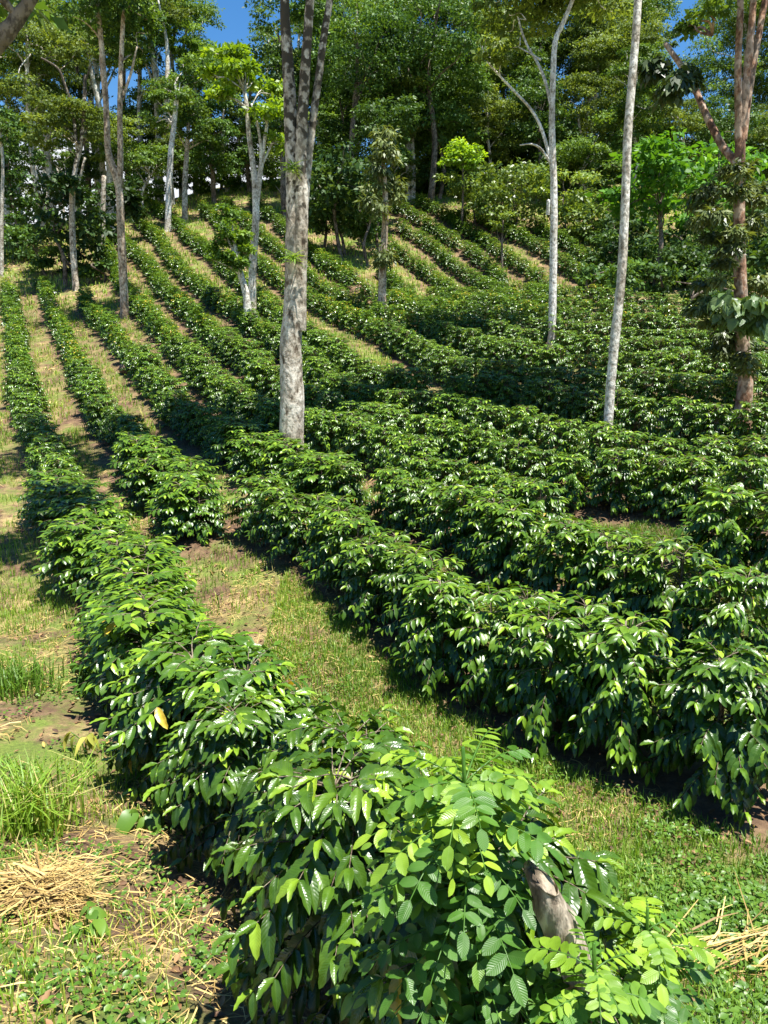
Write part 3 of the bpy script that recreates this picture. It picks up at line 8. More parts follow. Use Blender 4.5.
FILL = [[-4.28,61.93,"olive","tall forest tree merging into the dense wood behind the coffee field",[[-3.49,61.85,20.78,3.37,2.72],[-3.73,63.0,17.19,3.2,2.88],[-4.22,62.29,14.44,2.88,2.72],[-4.32,62.9,11.15,2.24,2.08]]],[-2.12,59.75,"mid","tall forest tree merging into the dense wood behind the coffee field",[[-2.47,59.22,20.87,3.25,2.63],[-1.92,60.75,18.34,3.09,2.78],[-2.1,60.39,13.69,2.78,2.63],[-2.07,58.94,10.45,2.16,2.01]]],[1.23,57.11,"olive","tall forest tree merging into the dense wood behind the coffee field",[[1.36,56.43,20.84,3.1,2.51],[0.26,58.27,16.0,2.96,2.66],[1.22,58.0,13.16,2.66,2.51],[1.21,56.6,10.04,2.07,1.92]]],[4.12,60.31,"mid","tall forest tree merging into the dense wood behind the coffee field",[[4.31,61.26,22.43,3.28,2.65],[4.82,59.83,16.77,3.12,2.81],[4.04,59.98,12.36,2.81,2.65],[4.04,59.51,10.55,2.18,2.03]]],[5.44,56.52,"dark","tall forest tree merging into the dense wood behind the coffee field",[[4.77,56.07,19.62,3.07,2.49],[4.4,57.29,16.08,2.92,2.63],[5.33,56.47,12.62,2.63,2.49],[5.36,56.08,9.94,2.05,1.9]]],[9.02,61.64,"olive","tall forest tree merging into the dense wood behind the coffee field",[[7.58,60.48,20.23,3.35,2.71],[7.85,62.33,17.35,3.19,2.87],[8.84,61.32,12.84,2.87,2.71],[8.99,61.83,10.96,2.23,2.07]]],[10.2,56.37,"mid","tall forest tree merging into the dense wood behind the coffee field",[[9.31,57.43,19.26,3.06,2.48],[9.25,56.0,15.58,2.92,2.63],[9.99,56.03,11.6,2.63,2.48],[10.14,56.43,10.01,2.04,1.9]]],[13.62,56.86,"olive","tall forest tree merging into the dense wood behind the coffee field",[[13.19,55.88,19.11,3.09,2.5],[13.68,56.48,17.01,2.94,2.65],[13.48,57.13,11.81,2.65,2.5],[13.76,57.87,10.26,2.06,1.91]]],[17.41,63.39,"mid","tall forest tree merging into the dense wood behind the coffee field",[[16.36,62.55,22.63,3.44,2.79],[16.51,63.85,18.94,3.28,2.95],[17.38,64.59,14.89,2.95,2.79],[17.07,62.58,11.1,2.3,2.13]]],[19.98,63.89,"dark","tall forest tree merging into the dense wood behind the coffee field",[[18.97,63.79,22.83,3.47,2.81],[18.7,63.71,18.05,3.31,2.98],[19.35,62.83,13.19,2.98,2.81],[20.15,64.89,11.51,2.31,2.15]]],[21.34,59.95,"olive","tall forest tree merging into the dense wood behind the coffee field",[[21.24,60.76,13.47,3.1,2.79],[21.41,59.06,10.47,2.33,2.33]]],[26.28,63.6,"mid","tall forest tree merging into the dense wood behind the coffee field",[[25.61,64.43,22.05,3.46,2.8],[24.36,63.11,18.2,3.29,2.96],[25.72,63.49,14.51,2.96,2.8],[26.59,64.8,11.49,2.3,2.14]]],[29.3,63.81,"olive","tall forest tree merging into the dense wood behind the coffee field",[[27.61,63.58,22.55,3.47,2.81],[28.39,62.96,18.07,3.3,2.97],[28.62,63.51,14.27,2.97,2.81],[29.63,64.98,11.52,2.31,2.15]]],[30.81,61.02,"mid","tall forest tree merging into the dense wood behind the coffee field",[[29.61,61.9,22.33,3.32,2.68],[28.73,60.68,17.82,3.16,2.84],[30.68,61.7,13.03,2.84,2.68],[30.93,61.68,10.94,2.21,2.05]]],[-2.5,52.78,"dark","tall forest tree merging into the dense wood behind the coffee field",[[-2.23,52.74,13.43,2.18,1.91],[-2.7,53.43,11.22,2.18,1.78],[-2.89,53.24,9.62,1.91,1.37]]],[0.56,51.18,"olive","tall forest tree merging into the dense wood behind the coffee field",[[1.07,50.58,13.01,2.12,1.85],[0.67,51.59,11.43,2.12,1.72],[0.63,51.09,9.23,1.85,1.32]]],[3.68,53.27,"mid","tall forest tree merging into the dense wood behind the coffee field",[[3.83,54.05,13.71,2.21,1.93],[3.37,52.91,11.17,2.21,1.79],[4.14,54.09,9.77,1.93,1.38]]],[6.81,53.48,"olive","tall forest tree merging into the dense wood behind the coffee field",[[6.78,52.68,13.14,2.21,1.94],[7.51,54.29,11.57,2.21,1.8],[6.94,54.53,9.85,1.94,1.38]]],[9.63,51.91,"dark","tall forest tree merging into the dense wood behind the coffee field",[[9.65,52.1,13.32,2.15,1.88],[9.88,52.31,11.45,2.15,1.75],[10.01,51.72,9.34,1.88,1.34]]],[12.8,52.49,"olive","tall forest tree merging into the dense wood behind the coffee field",[[12.76,52.35,13.48,2.17,1.9],[12.99,52.86,11.69,2.17,1.77],[11.94,51.82,9.36,1.9,1.36]]],[15.93,52.74,"mid","tall forest tree merging into the dense wood behind the coffee field",[[15.45,51.86,12.69,2.18,1.91],[15.59,52.31,9.95,2.18,1.77],[14.9,51.98,7.93,1.91,1.36]]],[18.29,50.77,"olive","tall forest tree merging into the dense wood behind the coffee field",[[17.13,50.14,11.76,2.1,1.84],[18.3,51.74,9.51,2.1,1.71],[17.99,49.58,7.56,1.84,1.31]]],[21.6,51.62,"dark","tall forest tree merging into the dense wood behind the coffee field",[[20.41,50.51,11.91,2.14,1.87],[20.97,51.89,9.35,2.14,1.74],[20.96,50.65,7.72,1.87,1.34]]],[24.87,52.18,"olive","tall forest tree merging into the dense wood behind the coffee field",[[24.51,52.93,12.27,2.16,1.89],[25.54,52.52,9.47,2.16,1.76],[24.56,51.87,7.91,1.89,1.35]]],[10.42,38,"dark","low leafy undergrowth shrub in the shade at the edge of the wood",[[10.34,37.14,3.18,1.47,1.08]]],[11.18,36,"dark","low leafy undergrowth shrub in the shade at the edge of the wood",[[11.45,36.23,2.8,1.4,1.02]]],[11.88,34,"dark","low leafy undergrowth shrub in the shade at the edge of the wood",[[12.17,34.15,2.32,1.41,1.06]]],[12.46,32,"dark","low leafy undergrowth shrub in the shade at the edge of the wood",[[13.17,33.1,2.05,1.49,1.16]]],[12.59,29,"dark","low leafy undergrowth shrub in the shade at the edge of the wood",[[13.38,30.12,1.69,1.5,1.28]]],[12.33,26,"dark","low leafy undergrowth shrub in the shade at the edge of the wood",[[12.78,26.26,1.16,1.35,1.35]]],[11.84,40,"broad","low leafy undergrowth shrub in the shade at the edge of the wood",[[11.83,39.64,4.64,1.76,1.35]]],[14.1,38,"broad","low leafy undergrowth shrub in the shade at the edge of the wood",[[14.6,38.94,4.24,1.97,1.47]]],[15.54,36,"broad","low leafy undergrowth shrub in the shade at the edge of the wood",[[15.16,34.8,3.91,2.05,1.58]]],[16.33,34,"broad","low leafy undergrowth shrub in the shade at the edge of the wood",[[15.97,33.06,4.17,1.76,1.76]]],[11.0,42,"broad","low leafy undergrowth shrub in the shade at the edge of the wood",[[11.16,42.16,4.44,1.2,0.87]]],[8.31,32,"dark","low leafy undergrowth shrub in the shade at the edge of the wood",[[8.55,32.28,2.11,0.83,0.5]]],[9.32,31,"dark","low leafy undergrowth shrub in the shade at the edge of the wood",[[9.26,30.14,1.9,1.04,0.56]]],[10.33,30,"dark","low leafy undergrowth shrub in the shade at the edge of the wood",[[10.68,30.31,1.77,1.01,0.62]]],[10.92,28.5,"dark","low leafy undergrowth shrub in the shade at the edge of the wood",[[11.56,29.44,1.51,0.88,0.66]]],[11.33,27,"dark","low leafy undergrowth shrub in the shade at the edge of the wood",[[11.52,26.7,0.98,0.84,0.7]]],[0.71,53,"dark","low leafy undergrowth shrub in the shade at the edge of the wood",[[0.7,52.84,8.95,1.78,0.96]]],[2.96,53,"dark","low leafy undergrowth shrub in the shade at the edge of the wood",[[2.9,52.34,8.99,1.92,0.96]]],[5.53,53,"dark","low leafy undergrowth shrub in the shade at the edge of the wood",[[5.45,52.5,8.78,1.78,0.96]]],[-1.28,44,"dark","low leafy undergrowth shrub in the shade at the edge of the wood",[[-1.32,45.13,6.47,1.37,1.25]]],[-3.46,46,"dark","low leafy undergrowth shrub in the shade at the edge of the wood",[[-3.43,45.71,7.33,1.31,1.55]]],[-4.49,50,"dark","low leafy undergrowth shrub in the shade at the edge of the wood",[[-4.55,51.11,9.35,1.42,1.55]]],[-0.2,42,"dark","low leafy undergrowth shrub in the shade at the edge of the wood",[[-0.21,42.99,6.41,0.87,0.87]]],[-1.94,41,"dark","low leafy undergrowth shrub in the shade at the edge of the wood",[[-1.96,41.23,5.58,1.8,1.17]]],[-3.16,42,"dark","low leafy undergrowth shrub in the shade at the edge of the wood",[[-3.12,41.42,5.94,1.2,1.3]]],[-0.78,40,"dark","low leafy undergrowth shrub in the shade at the edge of the wood",[[-0.8,41.15,5.29,0.93,0.72]]],[-18.2,41,"dark","low leafy undergrowth shrub in the shade at the edge of the wood",[[-18.41,40.99,4.23,1.27,1.17]]],[-16.27,39,"dark","low leafy undergrowth shrub in the shade at the edge of the wood",[[-16.43,38.8,3.46,1.11,0.91]]],[-14.17,40,"dark","low leafy undergrowth shrub in the shade at the edge of the wood",[[-14.17,39.57,4.17,0.83,1.24]]],[-14.66,38,"dark","low leafy undergrowth shrub in the shade at the edge of the wood",[[-15.36,39.16,3.21,0.88,0.79]]],[-14.73,44,"mid","low leafy undergrowth shrub in the shade at the edge of the wood",[[-14.83,43.98,5.25,0.91,1.25]]],[-18.46,43,"dark","low leafy undergrowth shrub in the shade at the edge of the wood",[[-18.32,42.49,5.61,1.45,1.11]]],[-12.92,37,"dark","low leafy undergrowth shrub in the shade at the edge of the wood",[[-13.14,36.94,2.86,0.57,0.67]]],[-16.16,45,"dark","low leafy undergrowth shrub in the shade at the edge of the wood",[[-15.85,44.09,6.32,1.16,1.28]]],[-15.98,54,"mid","low leafy undergrowth shrub in the shade at the edge of the wood",[[-16.02,54.29,8.71,1.26,0.98]]],[-12.72,57,"mid","low leafy undergrowth shrub in the shade at the edge of the wood",[[-12.63,56.86,9.64,1.33,0.66]]],[-10.79,57,"mid","low leafy undergrowth shrub in the shade at the edge of the wood",[[-10.62,56.5,9.83,1.33,0.66]]],[-8.76,56,"mid","low leafy undergrowth shrub in the shade at the edge of the wood",[[-8.82,56.68,9.73,1.3,0.72]]],[-6.68,54,"mid","low leafy undergrowth shrub in the shade at the edge of the wood",[[-6.75,54.78,9.1,1.26,0.84]]],[-14.94,55,"mid","low leafy undergrowth shrub in the shade at the edge of the wood",[[-14.57,53.83,8.88,1.0,0.71]]],[-27.03,59.26,"mid","slender ridge tree in the thin wood along the upper left skyline",[[-26.27,59.84,20.15,2.13,1.28],[-25.91,58.34,17.05,2.29,1.31],[-26.62,59.89,13.96,2.03,1.47]]],[-23.6,57.41,"olive","slender ridge tree in the thin wood along the upper left skyline",[[-22.22,57.23,21.0,1.71,1.39],[-22.71,57.59,18.44,2.04,1.42],[-23.6,57.91,15.59,1.82,1.59],[-22.98,57.72,11.8,1.5,1.52]]],[-21.84,58.86,"mid","slender ridge tree in the thin wood along the upper left skyline",[[-20.4,58.97,20.09,1.82,1.6],[-21.38,58.85,17.37,2.15,1.18],[-20.85,58.45,13.84,1.85,1.29],[-21.05,58.02,10.51,1.63,1.4]]],[-20.56,59.69,"olive","slender ridge tree in the thin wood along the upper left skyline",[[-19.29,60.51,23.08,1.72,1.6],[-19.14,59.01,18.91,1.56,1.55],[-19.72,60.04,13.77,2.09,1.18]]],[-19.14,62.62,"dark","slender ridge tree in the thin wood along the upper left skyline",[[-18.15,63.53,22.88,1.86,1.74],[-18.49,61.74,19.52,1.96,1.31],[-18.47,62.45,15.5,1.71,1.43],[-19.29,62.17,12.21,2.09,1.64]]],[-16.39,59.8,"mid","slender ridge tree in the thin wood along the upper left skyline",[[-15.59,59.93,21.4,1.84,1.19],[-15.58,59.21,15.09,2.04,1.43],[-15.86,60.4,12.33,2.03,1.3]]],[-14.49,59.14,"olive","slender ridge tree in the thin wood along the upper left skyline",[[-13.98,58.51,20.97,1.81,1.54],[-14.62,60.04,16.34,2.03,1.19],[-13.96,59.09,14.17,1.63,1.47]]],[-12.64,57.59,"mid","slender ridge tree in the thin wood along the upper left skyline",[[-11.67,56.72,17.0,2.03,1.15],[-12.78,57.89,14.27,2.0,1.23],[-12.84,57.24,11.26,1.99,1.55]]],[-10.76,56.88,"olive","slender ridge tree in the thin wood along the upper left skyline",[[-10.64,57.06,15.62,1.73,1.3],[-11.06,57.46,13.03,1.95,1.52],[-10.67,56.63,10.95,1.85,1.41]]],[-9.07,55.78,"dark","slender ridge tree in the thin wood along the upper left skyline",[[-9.06,54.82,16.26,1.47,1.53],[-8.75,54.95,13.13,1.44,1.32],[-8.4,54.96,11.16,1.75,1.32]]],[-7.88,58.0,"mid","slender ridge tree in the thin wood along the upper left skyline",[[-7.81,59.07,18.71,1.61,1.26],[-7.75,57.08,15.76,1.72,1.25],[-7.79,58.4,13.42,2.19,1.32],[-7.26,57.5,10.65,2.01,1.37]]],[-6.15,60.4,"olive","slender ridge tree in the thin wood along the upper left skyline",[[-5.66,60.95,20.67,1.72,1.19],[-6.32,60.92,16.91,1.88,1.7],[-6.12,59.59,13.08,1.93,1.33]]],[-4.56,56.92,"mid","slender ridge tree in the thin wood along the upper left skyline",[[-4.21,56.97,16.79,1.95,1.33],[-3.91,56.56,13.95,1.52,1.51],[-4.53,55.95,10.69,1.88,1.61]]],[-22.52,51,"olive","slender ridge tree in the thin wood along the upper left skyline",[[-21.74,49.92,12.98,1.71,1.43],[-21.99,49.89,10.68,1.48,1.21],[-23.26,52.13,8.54,1.67,1.18]]],[-19.73,49,"mid","slender ridge tree in the thin wood along the upper left skyline",[[-18.88,48.7,16.74,1.6,1.22],[-19.45,49.3,14.24,1.45,1.22],[-19.27,49.54,11.19,1.83,1.1],[-20.31,49.99,9.12,1.64,1.23]]],[-19.03,53,"dark","slender ridge tree in the thin wood along the upper left skyline",[[-18.11,52.39,17.24,1.96,1.19],[-18.38,51.95,13.89,1.56,1.41],[-18.6,53.48,11.99,1.58,1.13],[-18.67,51.92,9.5,1.74,1.33]]],[-16.5,50,"olive","slender ridge tree in the thin wood along the upper left skyline",[[-16.07,50.55,17.51,1.62,1.07],[-16.06,50.48,15.48,1.81,1.25],[-15.7,49.44,11.4,1.82,1.26],[-16.57,50.75,10.2,1.76,1.41]]],[-16.81,58,"mid","slender ridge tree in the thin wood along the upper left skyline",[[-15.96,57.59,20.07,1.69,1.28],[-16.04,56.83,17.05,1.82,1.23],[-16.17,58.2,15.38,1.67,1.22],[-17.01,58.78,13.46,2.17,1.63],[-16.67,58.54,11.57,1.91,1.36]]],[-13.89,54,"olive","slender ridge tree in the thin wood along the upper left skyline",[[-13.78,55.13,19.28,1.63,1.42],[-13.58,54.23,14.36,1.98,1.17],[-13.53,53.05,11.76,1.79,1.3],[-13.98,54.75,10.43,2.06,1.34]]],[-13.68,60,"mid","slender ridge tree in the thin wood along the upper left skyline",[[-12.93,59.4,20.75,2.31,1.26],[-13.35,61.16,18.5,2.26,1.42],[-13.77,60.82,15.18,1.83,1.5],[-13.78,60.84,12.95,1.86,1.41]]],[-10.93,53,"dark","slender ridge tree in the thin wood along the upper left skyline",[[-10.59,53.72,15.74,1.59,1.44],[-10.57,52.7,13.72,1.6,1.14],[-10.33,51.82,11.61,1.62,1.42],[-10.95,53.03,10.16,1.98,1.35]]],[-10.13,58,"olive","slender ridge tree in the thin wood along the upper left skyline",[[-9.95,59.02,15.25,1.88,1.34],[-10.41,58.46,13.1,1.88,1.41],[-9.93,58.41,11.09,2.24,1.57]]],[-21.61,47,"mid","slender ridge tree in the thin wood along the upper left skyline",[[-20.92,47.51,14.93,1.51,1.19],[-20.98,46.54,9.53,1.48,1.0],[-22.36,48.03,7.26,1.62,1.25]]],[-6.36,53,"olive","slender ridge tree in the thin wood along the upper left skyline",[[-6.3,53.04,15.89,1.55,1.41],[-6.2,53.95,13.11,2.0,1.38],[-5.95,52.37,10.58,1.84,1.18]]],[-21.87,56,"mid","low leafy undergrowth shrub in the shade at the edge of the wood",[[-22.1,57.14,10.77,1.59,1.01]]],[-16.87,57,"mid","low leafy undergrowth shrub in the shade at the edge of the wood",[[-16.8,57.11,9.93,1.33,0.74]]],[-14.46,59,"mid","low leafy undergrowth shrub in the shade at the edge of the wood",[[-14.29,58.74,10.42,1.37,0.76]]],[-22.98,50,"mid","low leafy undergrowth shrub in the shade at the edge of the wood",[[-22.4,48.81,7.55,1.42,1.16]]],[-19.85,44,"mid","low leafy undergrowth shrub in the shade at the edge of the wood",[[-19.89,43.74,5.12,1.14,0.68]]]]
FOREST = [[-19.49,47.0,14.45,3.77,3.77,"olive","tall olive tree above the upper left of the slope, spreading crown"],[-19.21,43.0,8.11,1.67,3.34,"dark","dark leafy tree at the left end of the wood beside the pale pole"],[-14.69,37.0,4.88,2.01,2.01,"broad","dark broad-leaved tree standing behind the top of the two leftmost rows"],[-17.5,52.0,18.15,3.9,3.03,"mid","mid green tree overtopping the grey trunk with umbrella layers"],[-15.14,56.0,18.97,2.9,3.04,"mid","airy tree between the tan forked trunk and the blue sky gap"],[-12.72,58.0,17.53,1.95,3.3,"mid","narrow tree beside the blue gap, left of the yellow-green crown"],[-14.62,50.0,9.81,2.2,1.55,"mid","low rounded tree on the ridge between tan forked trunk and white trunk"],[-11.41,58.0,12.54,1.95,2.55,"dark","shaded ridge tree left of the yellow-green crown"],[-14.07,44.0,6.81,1.02,1.25,"broad","small broad-leaved tree just behind the tan forked trunk"],[-5.84,48.0,14.0,2.48,4.66,"dark","dark tree directly behind the big three-stemmed trunk"],[-1.82,49.0,15.58,3.93,4.18,"dark","big dark shaded tree just right of the big three-stemmed trunk"],[2.78,50.0,16.42,3.62,3.36,"dark","dark drooping tree above the pale twin trunks"],[-2.03,40.0,6.51,2.38,2.59,"broad","wide broad-leaved shrubby tree behind the upper rows, right of the three-stemmed trunk"],[-0.22,46.0,9.94,2.38,2.62,"dark","shaded tree behind the short fluffy tree"],[3.46,52.0,12.1,2.69,2.96,"dark","dark tree behind the pale twin trunks"],[6.27,57.0,16.63,3.83,4.87,"olive","olive tree behind the long left limb of the white branching tree"],[10.64,60.0,16.54,4.5,5.59,"olive","tall olive tree directly behind the white branching trunk"],[13.96,56.0,17.22,3.77,5.8,"olive","tall olive tree between the white trunk and the leaning slim trunk"],[14.96,50.0,13.25,2.33,3.36,"mid","tree right of the leaning slim trunk, edge of the sky gap"],[12.37,50.0,9.43,2.72,3.23,"mid","mid green tree behind the leaning slim trunk, above the shrubs"],[11.42,34.0,5.65,2.2,2.46,"bright","bright green broad-leaved tree between the leaning trunk and the orange trunk"],[15.53,38.0,6.1,2.56,3.05,"bright","bright green tree directly behind the orange trunk"],[12.87,33.0,2.55,2.22,1.45,"dark","dark low tree at the foot of the bright green wood"],[12.26,42.0,4.33,2.39,1.96,"dark","dark low tree left of the bright tree, above the last row"],[8.05,58.0,11.9,3.3,3.3,"dark","shaded tree behind the bright sapling"],[11.43,24.0,1.91,1.43,1.86,"dark","dark leafy tree beyond the orange trunk at the field edge"],[5.24,47.0,7.22,1.95,1.58,"shrub","yellowish shrubby tree behind the bright sapling"],[7.09,45.0,6.81,2.33,1.86,"shrub","rounded yellowish shrubby tree left of the white trunk"],[9.71,44.0,6.56,2.05,1.82,"shrub","yellowish shrubby tree directly behind the white trunk"],[10.85,42.0,5.49,1.3,1.3,"shrub","small greyish shrub between white trunk and leaning slim trunk"],[-4.1,64.0,15.24,4.97,4.97,"dark","far shaded forest tree glimpsed behind the dark tree right of the three-stemmed trunk"],[1.63,66.0,18.2,5.12,5.12,"dark","far shaded forest tree glimpsed behind the drooping tree over the twin trunks"],[6.99,68.0,13.95,4.84,4.84,"dark","far shaded forest tree glimpsed behind the bright sapling"],[13.09,68.0,13.95,5.28,5.28,"dark","far shaded forest tree glimpsed behind the white branching tree"],[18.45,64.0,13.13,4.55,4.55,"dark","far shaded forest tree glimpsed behind the leaning slim trunk"],[22.41,60.0,11.31,3.88,3.88,"dark","far shaded forest tree glimpsed behind the bright green wood"],[26.08,58.0,11.9,3.75,3.75,"dark","far shaded forest tree glimpsed behind the orange trunk"],[20.2,68.0,21.97,3.17,3.17,"dark","far shaded forest tree glimpsed behind the top of the leaning slim trunk"]]
SPOT = {"heap":[-1.58,3.03,-2.58],"tuft_tall":[-2.08,3.96,-2.86],"tuft_dark":[-3.38,6.48,-3.23],"broad_weed":[-2.69,6.54,-3.26],"wilt":[-2.26,5.27,-3.16],"limp":[-1.48,4.22,-3.02],"path_stalk":[1.65,3.0,-2.86],"rock":[2.23,10.43,-2.45],"log":[-7.39,22.81,-1.29]}
NEAR = {"sapling":[0.25,1.5,-1.54],"sap_top":[0.22,1.5,-0.88],"stump_top":[0.33,1.4,-1.12],"stump_bot":[0.42,1.4,-1.35]}
BROM = [[-1.44,13.0,2.38],[-1.46,13.0,1.05]]
SUN=(.22,-.17,.96); SUN_E=5.0; SKY_E=.05; EXPO=1.25
CHERRY=(.17,1.50,-1.72)
SAP=[(.19,1.5),(.17,1.5,-.88)]
SAP2=[(.62,1.55),(.62,1.55,-1.33)]
SAP3=[(.43,1.30),(.41,1.27,-1.17)]
_t,_b=np.array(NEAR['stump_top']),np.array(NEAR['stump_bot']); STUMP=[tuple(_t+(_b-_t)*1.0/(_t[2]-_b[2])),tuple(_t)]
SPOT.update(tuft_small=[-1.75,6.2,0],tuft_path=[-.55,5.6,0],weed_a=[-1.25,2.75,0])
PATCH=(1.98,7.45)
# ---------------------------------------------------------------- helpers
scn = bpy.context.scene
C = scn.collection
PI = math.pi
rs = np.random.RandomState

def unit(a):
    return a/np.maximum(np.linalg.norm(a, axis=-1, keepdims=True), 1e-9)

def mesh_np(name, V, F, mats, uv=None, tint=None, mi=None, smooth=True):
    V = np.asarray(V, np.float32); F = np.asarray(F, np.int32)
    me = bpy.data.meshes.new(name)
    me.vertices.add(len(V)); me.vertices.foreach_set('co', V.ravel())
    k = F.shape[1]
    me.loops.add(F.size); me.loops.foreach_set('vertex_index', F.ravel())
    me.polygons.add(len(F)); me.polygons.foreach_set('loop_start', np.arange(0, F.size, k, dtype=np.int32))
    me.polygons.foreach_set('use_smooth', np.full(len(F), smooth, dtype=bool))
    if mi is not None: me.polygons.foreach_set('material_index', np.asarray(mi, np.int32))
    if uv is not None:
        me.uv_layers.new(name='UVMap').data.foreach_set('uv', np.asarray(uv, np.float32)[F.ravel()].ravel())
    if tint is not None:
        me.attributes.new('tint', 'FLOAT', 'POINT').data.foreach_set('value', np.asarray(tint, np.float32))
    for m in (mats if isinstance(mats, (list, tuple)) else [mats]): me.materials.append(m)
    me.update(calc_edges=True)
    return me

def link(name, me, parent=None, loc=None):
    o = bpy.data.objects.new(name, me); C.objects.link(o)
    if parent: o.parent = parent
    if loc is not None: o.location = loc
    return o

def thing(name, label, cat, loc=(0, 0, 0), rz=0.0, group=None, me=None):
    o = bpy.data.objects.new(name, me); C.objects.link(o)
    o.location = loc; o.rotation_euler = (0, 0, rz)
    o['label'] = label; o['category'] = cat
    if group: o['group'] = group
    if me is None: o.empty_display_size = .2
    return o

def kind(o, k):
    o['kind'] = k; return o

class Acc:
    """collects quads with uv and tint"""
    def __init__(s): s.V=[]; s.F=[]; s.U=[]; s.T=[]; s.n=0
    def add(s, V, F, U=None, T=None):
        V=np.asarray(V,float).reshape(-1,3)
        s.V.append(V); s.F.append(np.asarray(F)+s.n)
        s.U.append(np.zeros((len(V),2)) if U is None else U)
        s.T.append(np.full(len(V),.5) if T is None else np.broadcast_to(T,(len(V),)))
        s.n+=len(V)
    def mesh(s, name, mat, smooth=True):
        return mesh_np(name, np.concatenate(s.V), np.concatenate(s.F), mat, np.concatenate(s.U), np.concatenate(s.T), smooth=smooth)

def tube(acc, pts, rad, sides=8, tint=.5, rough=0.0, seed=0, cap=True):
    pts=np.asarray(pts,float); rad=np.asarray(rad,float)
    d=np.gradient(pts,axis=0); d=unit(d)
    up=np.where(np.abs(d[:,2:3])>.95,np.array([[1.,0,0]]),np.array([[0,0,1.]]))
    ref=np.array([.83,.55,.1]); 
    a=unit(np.cross(d,np.broadcast_to(ref,d.shape))); b=np.cross(d,a)
    ang=np.arange(sides)/sides*2*PI
    r=rad[:,None]*np.ones(sides)
    if rough:
        q=rs(seed); r=r*(1+rough*(q.rand(len(pts),sides)-.5))
    V=pts[:,None]+r[...,None]*(np.cos(ang)[None,:,None]*a[:,None]+np.sin(ang)[None,:,None]*b[:,None])
    n=len(pts); i=np.arange(n-1)[:,None]*sides; j=np.arange(sides)[None]
    jn=(j+1)%sides
    F=np.stack([i+j,i+jn,i+jn+sides,i+j+sides],-1).reshape(-1,4)
    L=np.r_[0,np.linalg.norm(np.diff(pts,axis=0),axis=1).cumsum()]
    U=np.stack([np.broadcast_to(ang/(2*PI),(n,sides)),np.broadcast_to(L[:,None],(n,sides))],-1).reshape(-1,2)
    V=V.reshape(-1,3)
    if cap:
        V=np.r_[V,[pts[-1]+d[-1]*rad[-1]*.4]]; U=np.r_[U,[[0,L[-1]]]]
        t=(n-1)*sides
        F=np.r_[F,np.stack([t+j[0],t+jn[0],np.full(sides,n*sides),np.full(sides,n*sides)],-1)[:,[0,1,2,2]]] if False else F
        # end cap as quads fanning to the centre vertex (even sides)
        F=np.r_[F,np.array([[t+k,t+(k+1)%sides,t+(k+2)%sides,n*sides] for k in range(0,sides,2)])]
    acc.add(V,F,U,tint)

def spline(P, n):
    """Catmull-Rom through the rows of P (any columns)"""
    P=np.asarray(P,float)
    if len(P)<3:
        t=np.linspace(0,1,n)[:,None]; return P[0]*(1-t)+P[-1]*t
    Q=np.vstack([2*P[0]-P[1],P,2*P[-1]-P[-2]])
    u=np.linspace(0,len(P)-1-1e-6,n); i=u.astype(int); f=(u-i)[:,None]
    a,b,c,d=Q[i],Q[i+1],Q[i+2],Q[i+3]
    return .5*(2*b+(c-a)*f+(2*a-5*b+4*c-d)*f*f+(3*b-a-3*c+d)*f**3)

def leaf_template(nx, ny, ratio=.42, droop=.22, fold=.25, wave=.03, taper=.75, base=.6):
    t=np.linspace(0,1,ny); s=np.linspace(-1,1,nx)
    w=(t+1e-9)**base*(1-t)**taper; w=w/w.max()*ratio*.5
    if ny>3: w[0]=.012; w[-1]=.004
    S,T=np.meshgrid(s,t)
    X=S*w[:,None]; Y=T-.12*droop*T**2
    Z=-droop*T**2+fold*np.abs(X)+wave*np.sin(T*21+S)*np.abs(S)
    V=np.stack([X,Y,Z],-1).reshape(-1,3)
    F=[]
    for j in range(ny-1):
        for i in range(nx-1):
            a=j*nx+i; F.append([a,a+1,a+nx+1,a+nx])
    U=np.stack([S*.5+.5,T],-1).reshape(-1,2)
    return V,np.array(F),U
# a light four-point leaf for crowns far off
DIA=(np.array([[0,0,0],[.28,.45,.06],[0,1,-.1],[-.28,.45,.06]]),np.array([[0,1,2,3]]),np.array([[.5,0],[1,.5],[.5,1],[0,.5]]))
SLIM=(np.array([[0,0,0],[.17,.4,.03],[0,1,-.14],[-.17,.4,.03]]),np.array([[0,1,2,3]]),np.array([[.5,0],[1,.5],[.5,1],[0,.5]]))

def put_leaves(acc, tpl, pos, along, normal, size, tint, wid=None):
    V,F,U=tpl; N=len(pos); n=len(V)
    a=unit(along); c=unit(np.cross(a,normal)); nn=np.cross(c,a)
    size=np.broadcast_to(size,(N,)); wid=np.ones(N) if wid is None else wid
    W=pos[:,None]+size[:,None,None]*(V[None,:,0:1]*wid[:,None,None]*c[:,None]+V[None,:,1:2]*a[:,None]+V[None,:,2:3]*nn[:,None])
    FF=(F[None]+(np.arange(N)*n)[:,None,None]).reshape(-1,F.shape[1])
    acc.add(W.reshape(-1,3),FF,np.tile(U,(N,1)),np.repeat(np.broadcast_to(tint,(N,)),n))

